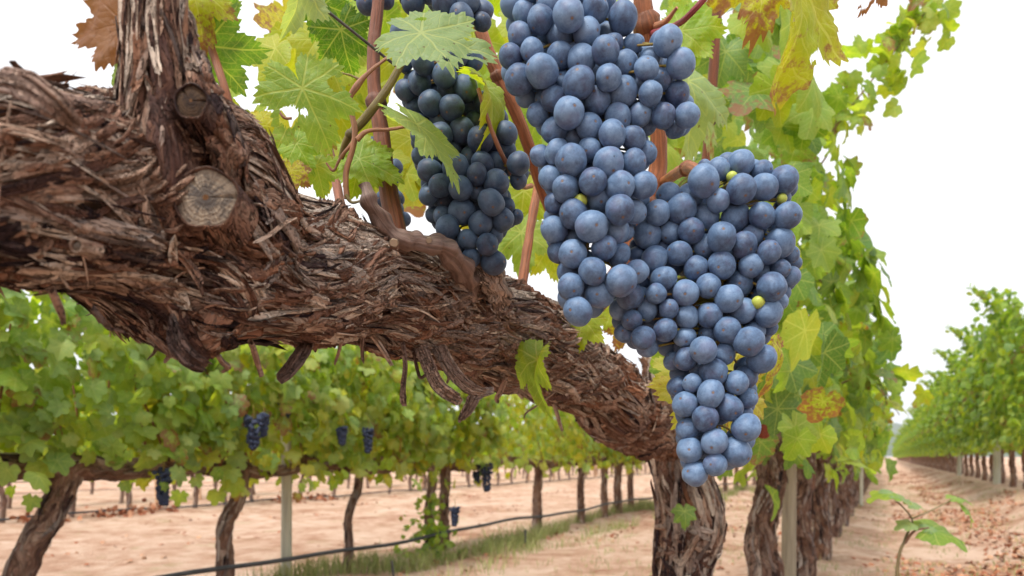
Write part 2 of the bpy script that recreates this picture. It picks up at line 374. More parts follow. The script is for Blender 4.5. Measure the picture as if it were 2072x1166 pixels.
# ---------------------------------------------------------------- gnarled wood
NOC = lambda c: not c.name.startswith('cane')
AVOID = [(P(418, 402, .358), .024), (P(388, 207, .34), .0135)]
class Wood:
    def __init__(s, pts, rad, ns, nth, amp, chaos=lambda u: 0 * u, twist=3.0, seed=0, up=(0, 0, 1), scale=1.0, lumps=()):
        s.c = spline(pts, ns); r = spline(np.array(rad)[:, None] * np.ones(3), ns)[:, 0]; s.r = r
        T, N, B = frames(s.c, up); s.T = T
        th = np.linspace(0, 2 * math.pi, nth, endpoint=False)
        s.s = np.concatenate([[0], np.cumsum(np.linalg.norm(np.diff(s.c, axis=0), axis=1))])
        D = N[:, None] * np.cos(th)[None, :, None] + B[:, None] * np.sin(th)[None, :, None]
        Sg = np.broadcast_to(s.s[:, None], (ns, nth)); Th = np.broadcast_to(th[None], (ns, nth)); R0 = r.mean()
        u = (Sg / s.s[-1]).ravel()
        q0 = np.stack([R0 * np.cos(Th), R0 * np.sin(Th), Sg], -1).reshape(-1, 3) + seed * 1.37
        wn = perlin(q0 * 14 / scale) * .6; T2 = Th.ravel() + twist * Sg.ravel() + wn
        q = np.stack([R0 * np.cos(T2), R0 * np.sin(T2), Sg.ravel() + .012 * perlin(q0 * 30 / scale)], -1) + seed
        k = 1 / scale; ch = chaos(u)
        d = perlin(q0 * 16 * k) * .010 * scale; dl = d.reshape(ns, nth) * amp
        d = d + (1 - ch) * (ridge(q * np.array([55, 55, 8]) * k) * .0055 + ridge(q * np.array([150, 150, 20]) * k) * .0030) * scale
        d = d + ch * (ridge(q0 * 42 * k + wn[:, None]) * .0075 + ridge(q0 * 110 * k) * .0038) * scale
        if ns * nth > 60000: d = d + perlin(q * np.array([420, 420, 60]) * k) * .0011 * scale + ch * perlin(q0 * 300) * .0010
        d = d.reshape(ns, nth) * amp
        if ns * nth > 25000: d = d + (((1 - ch) * ridge(q * np.array([300, 300, 34]) * k) * .0017) * scale).reshape(ns, nth) * amp
        if ns * nth > 11000:
            gv = lambda qq, w_: np.exp(-(perlin(qq) / w_) ** 2)
            cr = gv(q * np.array([62, 62, 7]) * k + 5, .085) * .0060 + gv(q * np.array([135, 135, 13]) * k + 9, .10) * .0034 + gv(q * np.array([260, 260, 22]) * k + 2, .13) * .0015
            ck = gv(q0 * 34 * k + wn[:, None] * 1.5, .085) * .0070 + gv(q0 * 80 * k + wn[:, None], .10) * .0035
            d = d - (((1 - ch * .75) * cr + ch * ck) * scale).reshape(ns, nth) * min(1.6, amp * 1.4) + .003 * scale * amp
        s.V = s.c[:, None] + D * (r[:, None] + d)[..., None]
        s.Vs = s.c[:, None] + D * (r[:, None] + dl)[..., None]; dm = (d - dl).mean(); s.V = s.V - D * dm
        for (lp, lr, lh) in lumps:
            dist = np.linalg.norm(s.V - np.array(lp), axis=-1); e_ = D * (lh * np.exp(-(dist / lr) ** 2))[..., None]; s.V = s.V + e_; s.Vs = s.Vs + e_
        s.l = q; s.ns, s.nth = ns, nth; s.ch = ch
        dS = np.gradient(s.Vs, axis=0); dT = np.roll(s.Vs, -1, 1) - np.roll(s.Vs, 1, 1)
        n = nrm(np.cross(dT, dS)); sg = np.sign((n * D).sum(-1)); s.Nn = n * np.where(sg == 0, 1, sg)[..., None]; s.D = D
    def mesh(s, mb, tint=(.5, 0, 0)):
        mb.add(s.V.reshape(-1, 3), grid_faces(s.ns, s.nth, True), tint, s.l)
        for e in (0, s.ns - 1):
            cv = np.vstack([s.V[e], s.c[e][None]]); j = np.arange(s.nth)
            mb.add(cv, np.stack([j, (j + 1) % s.nth, np.full(s.nth, s.nth)], -1), tint, cv)
    def sample(s, S, Th):
        i = np.interp(S, s.s, np.arange(s.ns)); i = np.clip(i, 0, s.ns - 1.01); i0 = i.astype(int); fi = (i - i0)[:, None]
        j = (Th / (2 * math.pi) * s.nth) % s.nth; j0 = j.astype(int) % s.nth; j1 = (j0 + 1) % s.nth; fj = (j - np.floor(j))[:, None]
        f = lambda A: (A[i0, j0] * (1 - fi) + A[i0 + 1, j0] * fi) * (1 - fj) + (A[i0, j1] * (1 - fi) + A[i0 + 1, j1] * fi) * fj
        return f(s.Vs), nrm(f(s.D) * .6 + f(s.Nn) * .4)
    def strips(s, mb, n, ln, wd, lift, rg, srange=(0, 1), head=.35, chaos=0.0, K=12, pale=.1, thick=.0007, curl=1.0, thr=None, step_noise=12, tm=.5):
        S = rg.uniform(srange[0], srange[1], n) * s.s[-1]; Th = rg.uniform(0, 2 * math.pi, n) if thr is None else rg.uniform(*thr, n)
        L = rg.uniform(*ln, n); W = rg.uniform(*wd, n); st = L / (K - 1); sgn = rg.choice([-1, 1], n)
        rl = np.interp(S, s.s, s.r); a0 = rg.normal(0, head, n) + chaos * rg.uniform(-math.pi, math.pi, n)
        Cs, Ns = [], []; li = rg.uniform(*lift, n); la = rg.uniform(0, 1, n) ** 2 * curl; lb = rg.uniform(0, 1, n) ** 2 * curl; turn = rg.normal(0, .15 + chaos, n) * 1.0
        for k in range(K):
            p, nn = s.sample(S, Th); u = k / (K - 1)
            p = p + nn * (li + L * .16 * (la * max(0, .35 - u) ** 1.6 + lb * max(0, u - .6) ** 1.6) * 4)[:, None]
            Cs.append(p); Ns.append(nn)
            a = a0 + .55 * perlin(np.stack([S * step_noise, Th * .8, 0 * S + 2.7], -1)) + turn * u
            S = np.clip(S + np.cos(a) * st * sgn, 0, s.s[-1]); Th = Th + np.sin(a) * st / rl
        C = np.stack(Cs, 1); Nn = np.stack(Ns, 1); C[:, 1:-1] = (C[:, :-2] + 2 * C[:, 1:-1] + C[:, 2:]) / 4
        for ac, ar in AVOID:
            bad = (np.linalg.norm(C - ac, axis=-1) < ar).any(1); C[bad] = C[bad] - Nn[bad] * .012
        T = nrm(np.gradient(C, axis=1)); Sd = nrm(np.cross(T, Nn)); tw = rg.normal(0, .12 + .35 * chaos, n)[:, None, None]
        Sd2 = nrm(Sd * np.cos(tw) + Nn * np.sin(tw)); Nn = np.cross(Sd2, T); Nn = Nn * np.sign((Nn * np.stack(Ns, 1)).sum(-1, keepdims=True))
        M = 7; off = np.linspace(-1, 1, M); u = np.linspace(0, 1, K)
        u0 = rg.uniform(0, .16, (n, M)); u1 = 1 - rg.uniform(0, .22, (n, M)); hl = np.zeros((n, M)); hl[:, 1:-1] = rg.uniform(.2, 1.0, (n, M - 2))
        crl = rg.normal(0, .35, (n, 1)) * curl; lanes = []; ll = []
        for q_ in range(M):
            uq = (u0[:, q_, None] + (u1 - u0)[:, q_, None] * u[None]) * (K - 1); a = np.clip(uq.astype(int), 0, K - 2); f_ = (uq - a)[..., None]; ii = np.arange(n)[:, None]
            c_ = C[ii, a] * (1 - f_) + C[ii, a + 1] * f_; sd_ = Sd2[ii, a] * (1 - f_) + Sd2[ii, a + 1] * f_; nn_ = Nn[ii, a] * (1 - f_) + Nn[ii, a + 1] * f_
            pr = (.75 + .25 * np.sin(u * math.pi))[None] * (1 + rg.normal(0, .05, (n, K))); w = (W[:, None] / 2 * pr * off[q_])[..., None]
            h = (thick * hl[:, q_, None] * (1 + rg.normal(0, .25, (n, K))) * np.clip(W / .006, .5, 2)[:, None] + crl * W[:, None] / 2 * off[q_] ** 2)[..., None]
            lanes.append(c_ + sd_ * w + nn_ * h); ll.append(np.stack([w[..., 0] + 0 * uq, 0 * uq, uq / (K - 1) * L[:, None]], -1))
        lanes.append(C - Nn * thick); ll.append(ll[M // 2])
        V = np.stack(lanes, 2); l = np.stack(ll, 2) + rg.uniform(0, 9, (n, 3))[:, None, None]; M += 1
        f = grid_faces(K, M, True); o = (np.arange(n) * K * M)[:, None, None]
        tn = np.stack([np.clip(rg.normal(tm, .33, n), 0, 1), np.where(rg.random(n) < pale, rg.uniform(.3, 1, n), 0), 0 * W], -1)
        mb.add(V.reshape(-1, 3), (f[None] + o).reshape(-1, 4), np.repeat(tn, K * M, 0), l.reshape(-1, 3))

# ================================================================ SETTING
def ground_h(X, Y):
    Lv = SL * Y - X; near = np.exp(-(Y / 90.0) ** 2)
    h = .035 * np.exp(-((Lv - .42) / .30) ** 2) + .05 * np.exp(-((Lv - 3.1) / .35) ** 2) + .05 * np.exp(-((Lv - 9) / .5) ** 2)
    h = h + .24 * (1 / (1 + np.exp((Lv + 1.45) / .14))) + .03 * np.exp(-((Lv - 1.35) / .2) ** 2)
    q = np.stack([X, Y, 0 * X], -1).reshape(-1, 3)
    h = h + ((perlin(q * .9) * .03 + perlin(q * 3.1) * .014 + perlin(q * 9) * .010 + np.maximum(0, perlin(q * 22)) * .014 + perlin(q * 45) * .004 + perlin(np.stack([q[:, 1] * SL - q[:, 0], q[:, 1] * .12, 0 * q[:, 0]], -1) * 5) * .012).reshape(X.shape)) * near
    return h - .02
xs = np.sinh(np.linspace(-9.0, 9.0, 520)) * .7; ys = np.concatenate([-np.sinh(np.linspace(4, 0, 40)[:-1]) * 1.5, np.sinh(np.linspace(0, 8.9, 620)) * .9])
GX, GY = np.meshgrid(xs, ys, indexing='ij'); GXs = GX + SL * np.clip(GY, 0, 3000)     # sheared so the fine cells follow the rows
GZ = ground_h(GXs, GY)
mb = MB(); mb.add(np.stack([GXs, GY, GZ], -1).reshape(-1, 3), grid_faces(len(xs), len(ys), False)[:, ::-1])
tag(mb.build('ground', M_GROUND), 'pale pinkish sandy vineyard soil', 'ground', kind='structure')
# far wooded hills
mb = MB(); n = 160; hx = np.linspace(-900, 1800, n); k = np.arange(8)
for base, hh, sd in ((1150, 75, 3), (1900, 150, 9)):
    rows = []
    for j in range(10):
        v = j / 9; y = base + 350 * v; q = np.stack([hx / 190 + sd, 0 * hx + v * 1.5, 0 * hx + sd], -1)
        z = (hh * (.62 + .5 * perlin(q)) + 5 * perlin(q * 14)) * math.sin(math.pi * min(1, v * .62 + .02)); rows.append(np.stack([hx + SL * base * .6, 0 * hx + y, z - 1], -1))
    mb.add(np.stack(rows).reshape(-1, 3), grid_faces(10, n, False))
tag(mb.build('hills', M_HILL), 'low wooded hills on the horizon', 'hills', kind='structure')

# ================================================================ HERO VINE (nearest)
L0 = .42
def Yrow(px, L=L0): return L * F / (VPX - px)
tb = rowp(L0, 1.43, 0)
vine = thing('grapevine', 'nearest old grapevine with thick shaggy twisted arm crossing the picture', 'grapevine', tb)
cp = [(-1500, 235, 150), (-500, 340, 170), (-150, 365, 172), (0, 380, 172), (150, 408, 178), (300, 438, 190), (390, 478, 200), (440, 505, 186), (480, 535, 150), (520, 548, 132), (650, 560, 122), (780, 585, 110), (900, 638, 98), (1000, 675, 94), (1100, 712, 84), (1190, 762, 68), (1255, 825, 66), (1300, 862, 56), (1352, 880, 46)]
ctr = []; rad = []
for px, py, r in cp:
    Y = Yrow(px); ctr.append(P(px, py, Y)); rad.append(r * Y / F)
CUTP = P(420, 402, .352)
cord = Wood(ctr, rad, 1150, 330, 1.25, chaos=lambda u: np.clip((.50 - u) * 9, 0, .30) + np.clip((u - .80) * 8, 0, .6), twist=9, seed=1,
            lumps=[(P(400, 380, .36), .028, .012), (P(450, 300, .40), .03, .022), (P(405, 690, .40), .03, .014), (P(1255, 850, 1.05), .05, .02), (P(910, 550, .62), .03, .012), (P(60, 230, .30), .03, .014)])
su = lambda px: np.interp(px, [c[0] for c in cp], np.interp(np.arange(len(cp)) / (len(cp) - 1), np.linspace(0, 1, cord.ns), cord.s / cord.s[-1]))
mb = MB(); cord.mesh(mb)
r1 = np.random.default_rng(11)
cord.strips(mb, 1300, (.05, .20), (.0014, .005), (-.001, .0035), r1, (su(480), su(1180)), .05, .0, pale=.5, thick=.0008, curl=.25, K=24, tm=.60)
cord.strips(mb, 260, (.04, .14), (.005, .012), (.0, .0035), r1, (su(480), su(1180)), .06, .0, pale=.5, thick=.0012, curl=.5, K=20, tm=.66)
cord.strips(mb, 1000, (.04, .16), (.0014, .006), (-.001, .004), r1, (su(-500), su(500)), .10, .02, pale=.22, thick=.0009, curl=.4, K=22)
cord.strips(mb, 190, (.03, .11), (.006, .014), (.0, .004), r1, (su(-400), su(500)), .18, .05, pale=.2, thick=.0013, curl=.7, K=18)
cord.strips(mb, 260, (.010, .035), (.002, .007), (.0, .004), r1, (su(-100), su(500)), .4, .35, K=10, pale=.2, thick=.001, curl=1.4)
cord.strips(mb, 260, (.010, .035), (.003, .010), (.0, .004), r1, (su(1060), su(1352)), .4, .35, K=8, pale=.3, thick=.001)
cord.strips(mb, 200, (.015, .05), (.0008, .003), (.002, .006), r1, (su(-500), su(480)), .3, .2, pale=.05, curl=2.0, K=14, thick=.0005)
cord.strips(mb, 140, (.015, .05), (.0008, .003), (.002, .005), r1, (su(480), su(1250)), .2, .05, pale=.25, curl=1.6, K=14, thick=.0005)
cordon = mb.build('cordon', M_BARK, vine); cordon['label'] = 'thick horizontal arm of shaggy peeling brown bark'

# upright arm at the left
arm = Wood([P(345, 470, .375), P(335, 350, .365), P(322, 230, .358), P(318, 120, .352), P(308, 0, .350), P(300, -200, .352), P(292, -420, .36)],
           np.array([100, 86, 70, 58, 56, 56, 55]) * .355 / F, 420, 150, .36, twist=2, seed=5, up=(0, -1, 0))
mb = MB(); arm.mesh(mb, (.42, 0, 0)); arm.strips(mb, 260, (.05, .13), (.001, .004), (-.0006, .0006), r1, (.22, 1), .04, 0, pale=.12, curl=.3, thick=.0005)
arm.strips(mb, 90, (.02, .06), (.002, .006), (-.001, .002), r1, (0, .45), .2, .1, pale=.1)
mb.build('arm', M_BARK, vine)
# ridge of twisted wood right of it
mb = MB()
w2 = Wood([P(375, 40, .362), P(385, 110, .358), P(400, 160, .356), P(425, 230, .358), P(455, 300, .365), P(470, 380, .372)], np.array([10, 17, 32, 44, 44, 36]) * .36 / F, 160, 90, .45, chaos=lambda u: .7 + 0 * u, seed=8, up=(0, -1, 0))
w2.mesh(mb); w2.strips(mb, 110, (.01, .035), (.003, .009), (-.001, .002), r1, (0, 1), .2, .1, pale=.12)
mb.build('spur', M_BARK, vine)

def cut_stub(px, py, Y, rx, ry, nrm_, mat, depth=.02, tintp=.5, rim=1.12, parent=cordon):
    c = P(px, py, Y); n = nrm(np.array(nrm_, float)); up = np.array([0, 0, 1.0]); X = nrm(np.cross(up, n)); U = np.cross(n, X); k = Y / F
    nth = 72; nr = 12; th = np.linspace(0, 2 * math.pi, nth, endpoint=False)
    wob = 1 + .05 * np.sin(th * 2 + 1) + .03 * np.sin(th * 5) ; a = X[None] * (np.cos(th) * rx * k * wob)[:, None] + U[None] * (np.sin(th) * ry * k * wob)[:, None]
    m = MB(); rs = np.linspace(.02, 1, nr); crack = lambda t: 0.0025 * (np.exp(-((th - t) / .05) ** 2) + np.exp(-((th - t - 2 * math.pi) / .05) ** 2))
    V = np.concatenate([c + a * r + n * (.0016 * (1 - r * r) - (crack(2.3) + crack(.1)) * (.3 + .7 * r) * (r > .1))[:, None] for r in rs])
    l = np.concatenate([np.stack([np.cos(th) * r, np.sin(th) * r, 0 * th], -1) for r in rs])
    m.add(V, grid_faces(nr, nth, True), (.5, 0, 0), l); m.build('cut_face', mat, parent)
    m = MB(); prof = [(.985, -.001), (1.03, .0018), (rim, .0016), (rim * 1.05, -.004), (rim * 1.12, -depth)]
    q = [c + a * s_ + n * h + n * (perlin((a * 90 + i * 3)) * .0012)[:, None] for i, (s_, h) in enumerate(prof)]
    lr = [np.stack([np.cos(th) * .02 + i * .004, np.sin(th) * .02, 0 * th + i * .01], -1) for i in range(len(prof))]
    m.add(np.concatenate(q), grid_faces(len(prof), nth, True), (tintp, 0, 0), np.concatenate(lr)); m.build('cut_rim', M_BARK, parent)
cut_stub(418, 402, .352, 57, 60, (.12, -1, .02), M_CUT, .03, .35, 1.08)
cut_stub(388, 207, .338, 28, 34, (.15, -1, .0), M_CUTD, .03, .2)
cut_stub(160, 498, .285, 11, 11, (-.1, -1, -.1), M_CUT, .01, .6, 1.4)

# hanging strips of bark
def bark_strip(pts, wid, Yd, tint=(.55, .3, 0), parent=cordon, seed=0, fibres=5):
    """a frayed fibrous plate of bark: many narrow lanes with their own height and length"""
    m = MB(); rg = np.random.default_rng(seed); n = 60; M = 4 * fibres + 5; cc = spline([P(a, b, Yd + dd) for a, b, dd in pts], n)
    T = nrm(np.gradient(cc, axis=0)); Sd = nrm(np.cross(T, np.array([0, 1.0, 0]))); Nn = np.cross(Sd, T); Nn = Nn * -np.sign(Nn[:, 1:2]); u = np.linspace(0, 1, n)
    ww = np.interp(u, np.linspace(0, 1, len(wid)), wid) * Yd / F * .5 * (1 + .12 * perlin(np.stack([u * 7, 0 * u + seed, 0 * u], -1))); L = np.linalg.norm(np.diff(cc, axis=0), axis=1).sum(); lanes = []; ll = []
    hh = rg.uniform(0, 1, M); hh = np.repeat(rg.uniform(0, 1, M // 2 + 1), 2)[:M] * .5 + hh * .5
    for q in range(M):
        o = -1 + 2 * q / (M - 1); a, b = rg.uniform(0, .07), 1 - rg.uniform(0, .16) ; uq = a + (b - a) * u; I = lambda A: np.stack([np.interp(uq, u, A[:, c]) for c in range(3)], -1)
        w_ = np.interp(uq, u, ww); nz = perlin(np.stack([uq * L * 45, 0 * u + o * 6, 0 * u + seed], -1))
        h = .0026 * hh[q] + .0016 * nz + np.sqrt(max(0, 1 - o * o)) * w_ * .12
        lanes.append(I(cc) + I(Sd) * (w_ * o + .0006 * rg.normal())[:, None] + I(Nn) * h[:, None]); ll.append(np.stack([w_ * o, 0 * u, uq * L], -1) + seed)
    for o in (.6, 0, -.6): lanes.append(cc + Sd * (ww * o)[:, None] - Nn * .0015); ll.append(ll[M // 2])
    V = np.stack(lanes, 1); m.add(V.reshape(-1, 3), grid_faces(n, M + 3, True), tint, np.stack(ll, 1).reshape(-1, 3)); return m.build('bark_strip', M_BARK, parent)
bark_strip([(632, 680, 0), (612, 715, -.01), (588, 748, -.015), (563, 772, -.015)], [26, 30, 30, 22], .50, (.45, .3, 0), seed=1, fibres=6)
bark_strip([(816, 690, 0), (822, 740, -.01), (818, 780, -.01), (818, 822, -.01)], [8, 8, 9, 15], .57, (.5, .3, 0), seed=2, fibres=3)
bark_strip([(850, 700, 0), (866, 740, -.01), (890, 785, -.01), (935, 815, 0)], [26, 26, 26, 20], .585, (.6, .4, 0), seed=3, fibres=6)
bark_strip([(885, 700, 0), (915, 750, -.01), (950, 785, -.01), (985, 795, 0)], [30, 28, 24, 14], .60, (.55, .4, 0), seed=4, fibres=6)
bark_strip([(1000, 790, 0), (965, 800, -.01), (950, 825, -.01), (928, 855, -.01)], [10, 22, 22, 8], .64, (.35, .5, 0), seed=5, fibres=4)
bark_strip([(835, 700, 0), (844, 745, 0), (852, 765, 0), (868, 752, 0)], [6, 6, 5, 3], .59, (.3, .2, 0), seed=6, fibres=1)
bark_strip([(350, 640, 0), (360, 690, -.01), (385, 725, -.01), (420, 745, 0)], [14, 40, 40, 30], .37, (.15, .1, 0), seed=12, fibres=6)
bark_strip([(0, 165, 0), (60, 180, -.01), (110, 215, -.01), (160, 260, 0)], [50, 60, 50, 20], .272, (.5, .4, 0), seed=15, fibres=9)

rz = np.random.default_rng(31)
for px in (120, 215, 330, 455, 520, 690, 735, 775, 905, 1010, 1080, 1130):
    b = np.interp(px, [0, 150, 300, 450, 650, 750, 880, 980, 1150], [575, 625, 690, 735, 690, 695, 740, 785, 850]); yy = Yrow(px) - .015; ln = rz.uniform(18, 48); dx_ = rz.normal(8, 14); w_ = rz.uniform(4, 11)
    bark_strip([(px - dx_ * 1.5, b - 32, -.02), (px - dx_ * .3, b - 4, -.01), (px + dx_ * .5, b + ln * .5, 0), (px + dx_ * rz.uniform(-.5, 2.2), b + ln, .004)], [w_, w_, w_ * .8, w_ * .4], yy, (rz.uniform(.3, .7), .3, 0), seed=40 + px, fibres=2)
# old smooth stub lying on the cordon
mb = MB()
tube(mb, [P(736, 374, .50), P(752, 420, .50), P(788, 468, .512), P(812, 484, .52), P(850, 490, .53), P(905, 503, .55), P(935, 545, .575), P(950, 590, .61)], np.array([11, 15, 19, 25, 19, 23, 25, 25]) * .53 / F, 150, 44, (.24, .155, .125), rough=.0052, rs=85)
for a_, b_, y_, r_ in ((797, 492, .497, 9), (868, 487, .522, 7)): tube(mb, [P(a_, b_, y_ + .01), P(a_, b_, y_)], [r_ * .5 / F, r_ * .42 / F], 6, 16, (.42, .30, .20), rough=.0008, rs=300)
mb.build('dry_stub', M_CANE, vine)
mb = MB(); tube(mb, [P(948, 528, .60), P(975, 545, .60), P(1005, 580, .61), P(1015, 620, .63)], np.array([12, 24, 26, 18]) * .6 / F, 60, 40, (.62, .55, 0), rough=.005, rs=130); mb.build('dry_stub', M_BARK, vine)
# trunk
tr = Wood([P(1392, 1640, 1.43), P(1385, 1400, 1.43), P(1380, 1166, 1.43), P(1392, 1050, 1.42), P(1378, 950, 1.42), P(1362, 850, 1.43), P(1352, 780, 1.45), P(1345, 725, 1.48)],
          np.array([74, 66, 54, 62, 50, 46, 42, 34]) * 1.43 / F, 420, 150, 1.0, chaos=lambda u: np.exp(-((u - .55) / .05) ** 2) * .9, twist=2.5, seed=21, up=(0, -1, 0), scale=1.15)
mb = MB(); tr.mesh(mb); tr.strips(mb, 300, (.1, .3), (.008, .022), (-.002, .003), r1, (.0, 1), .03, 0, pale=.3, K=16, thick=.0016, curl=.5)
tr.strips(mb, 90, (.02, .05), (.006, .014), (-.001, .006), r1, (.5, .62), .4, .7, pale=.2, thick=.0015)
mb.build('trunk', M_BARK, vine)

# canes
def cane(pts, rad, Ys, col, nodes=(), name='cane', parent=vine, seg=14, n=60):
    m = MB(); c = [P(a, b, y) for (a, b), y in zip(pts, Ys)]; Ym = np.mean(Ys); r = np.array(rad) * Ym / F
    tube(m, c, list(r), n, seg, col, rough=float(r.mean() * .10), rs=60)
    cc = spline(c, 200)
    for u in nodes:
        i = int(u * 199); p = cc[i]; T = cc[min(i + 1, 199)] - cc[max(0, i - 1)]; T /= np.linalg.norm(T); rr = r.mean()
        tube(m, [p - T * rr * 1.1, p - T * rr * .4, p + T * rr * .4, p + T * rr * 1.1], [rr * .9, rr * 1.33, rr * 1.33, rr * .9], 10, seg, tuple(q * .6 for q in col), rough=rr * .18, rs=150, cap=False)
    return m.build(name, M_CANE, parent)
ORC = (.40, .135, .05); ORD = (.26, .085, .04); OLV = (.25, .19, .05); PNK = (.50, .22, .12)
cane([(1296, -140), (1300, 0), (1312, 70), (1326, 180), (1332, 300), (1326, 370), (1290, 450), (1255, 545), (1200, 620), (1110, 690)], [16, 17, 21, 17, 17, 21, 19, 19, 24, 30], [.72, .73, .74, .76, .78, .79, .80, .81, .82, .85], ORC, (.2, .62))
cane([(1326, 385), (1345, 368), (1368, 352), (1395, 340), (1420, 350)], [13, 12, 11, 11, 8], [.82, .78, .70, .62, .57], ORC, (.7,))
cane([(945, -60), (975, 70), (1013, 165), (1040, 220), (1068, 290), (1092, 370), (1118, 445), (1140, 520)], [10, 12, 13, 12, 12, 12, 10, 11], [.66, .66, .67, .68, .70, .74, .80, .88], ORC, (.27,))
cane([(770, -120), (765, 0), (757, 90), (756, 170), (768, 245), (785, 380), (820, 560)], [12, 12, 13, 14, 16, 19, 24], [.60, .60, .60, .60, .60, .60, .60], ORD, (.6,))
cane([(815, 125), (780, 185), (740, 238), (705, 278), (690, 320)], [7, 8, 9, 8, 6], [.56, .56, .56, .56, .57], OLV, (.72,), n=50)
cane([(400, 10), (425, 90), (452, 170), (470, 240), (484, 340)], [7, 8, 8, 8, 8], [.45, .44, .43, .43, .43], ORC, ())
cane([(1098, 330), (1072, 470), (1045, 660)], [9, 9, 11], [.86, .83, .80], ORC, ())
cane([(650, -30), (640, 80), (655, 230), (690, 420)], [6, 6, 7, 9], [.78, .78, .76, .66], ORD, ())
cane([(1455, -60), (1440, 200), (1420, 420), (1400, 700), (1385, 850)], [9, 9, 9, 10, 12], [1.1, 1.15, 1.2, 1.3, 1.42], ORD, (.3, .6))
def petiole(pts, rad, Y, col=PNK, parent=vine):
    m = MB(); Ys = Y if isinstance(Y, (list, tuple)) else [Y] * len(pts)
    tube(m, [P(a, b, y) for (a, b), y in zip(pts, Ys)], [r * np.mean(Ys) / F for r in rad], 40, 10, col, rough=.0003, rs=200)
    return m.build('petiole', M_CANE, parent)
petiole([(702, 402), (700, 350), (714, 300), (718, 260), (707, 205), (722, 175), (745, 148), (785, 116)], [6, 6, 6, 6, 5, 7, 4, 3], .545)
petiole([(718, 285), (690, 318), (675, 345), (660, 330)], [4, 3, 3, 2], .545); petiole([(707, 210), (670, 195), (640, 185), (606, 176)], [4, 3.5, 3, 2.5], .54)
petiole([(722, 283), (745, 265), (790, 262), (838, 253)], [6, 4, 3, 3], .54); petiole([(735, 165), (700, 150), (640, 145)], [3, 2, 2], .55, OLV)
petiole([(968, 180), (985, 235), (1005, 290), (1035, 350), (1058, 378), (1075, 376)], [4, 4, 4, 5, 5, 6], [.55, .55, .56, .60, .66, .72])
petiole([(1440, -20), (1405, 20), (1370, 50), (1320, 68)], [6, 6, 6, 7], [.62, .63, .66, .73], (.36, .06, .08)); petiole([(1370, 15), (1355, 35), (1345, 45), (1325, 55)], [3, 5, 6, 8], [.68, .69, .70, .73], PNK)
petiole([(520, 190), (555, 215), (575, 238), (590, 240)], [2.5, 3, 3, 3], .52, (.38, .16, .08)); petiole([(700, 395), (712, 410), (735, 405)], [4, 3, 2], .52, OLV)

# the leaves of the nearest vine, one object each
def hleaf(px, py, Y, size, ang, n=(0, -1, .2), hue=.4, sage=.1, brown=.05, cup=.3, fold=.1, bend=.5, wave=.1, k=0, holes=(), yoff=0, parent=vine, label=None, quality=T_HI, lean=0.0):
    v, tri, q = quality[k % len(quality)]; v = v.copy()
    lv = leaf_shape(v, [cup], [fold], [bend], [wave], [px * .013 + k])[0] * size * Y / F
    tip = nrm(np.array([math.cos(math.radians(ang)), lean, math.sin(math.radians(ang))])); nn = np.array(n, float); nn = nrm(nn)
    tip2 = tip - nn * tip.dot(nn)
    tip2 = nrm(tip2); X = np.cross(tip2, nn); p = P(px, py, Y)
    W = p + lv[:, :1] * X + lv[:, 1:2] * tip2 + lv[:, 2:] * nn
    W = W + (nn[None] * (perlin(v * 5 + px) * .04 + perlin(v * 14 + px) * .012)[:, None]) * size * Y / F * np.minimum(1, np.linalg.norm(v, axis=1) * 2)[:, None]
    def cut(f):
        if not len(holes) or not len(f): return f
        c = v[f].mean(1); kp = np.ones(len(f), bool)
        for hx, hy, hr, asp in holes:
            jit = 1 + .25 * perlin(c * 9 + hx * 7); kp &= ((c[:, 0] - hx) ** 2 * asp + (c[:, 1] - hy) ** 2 / asp) > (hr * jit) ** 2
        return f[kp]
    m = MB(); m.add(W, cut(tri), (hue, sage, brown), v); m.f.append(cut(q)); o = m.build('leaf', M_LEAF, parent)
    if label: o['label'] = label
    return o
hleaf(852, 66, .50, 188, -12, (.05, -.80, .55), .34, .75, .10, .15, .06, .25, .06, 0, [(.10, .62, .075, 1.8), (-.1, .5, .03, 1), (.30, .42, .05, 2), (.47, .38, .035, 1), (-.30, -.08, .07, 1)], label='broad pale green leaf with small holes over dark grapes')
hleaf(612, 178, .50, 150, -62, (.25, -.9, -.1), .42, .25, .25, .2, .10, .3, .08, 1, [(-.42, .1, .1, 1.3), (.33, .25, .13, 1), (.30, .5, .07, 1), (.12, .28, .05, 1)], label='ragged green leaf with purplish edges and a hole')
hleaf(843, 252, .52, 165, -38, (.57, -.45, .62), .50, .5, .12, .2, .12, .3, .05, 2, label='green leaf folded edge-on in front of dark grapes')
hleaf(726, 322, .58, 108, -18, (.1, -.8, .35), .52, .03, .05, .2, .1, .4, .08, 3)
hleaf(735, 318, .585, 95, -110, (.1, -.9, .1), .55, 0, .05, .2, .1, .4, .08, 2)
hleaf(985, 180, .56, 130, -52, (.65, -.35, .45), .66, 0, .30, .5, .4, 1.3, .08, 1, label='curled yellow-green leaf arching beside the middle cane')
hleaf(1378, 62, .80, 105, 5, (-.2, -1, .1), .52, 0, .12, .15, .05, .2, .06, 4, label='bright green leaf behind the reddish petiole')
hleaf(1384, 60, .81, 90, -78, (-.1, -1, .1), .50, .0, .10, .15, .05, .3, .06, 2)
hleaf(1545, -70, .72, 175, -95, (.1, -1, .15), .78, 0, .42, .2, .12, .3, .10, 0, [(.2, .75, .10, 1.5)], label='large yellowing leaf with brown edges at the top')
hleaf(1612, -40, .66, 275, -88, (.72, -.7, .1), .72, 0, .34, .25, .38, .15, .10, 3, [(.12, .6, .05, 1), (-.15, .85, .03, 2), (.38, .3, .10, 2), (-.2, .5, .04, 1)], label='long yellow withering leaf hanging with its edge folded')
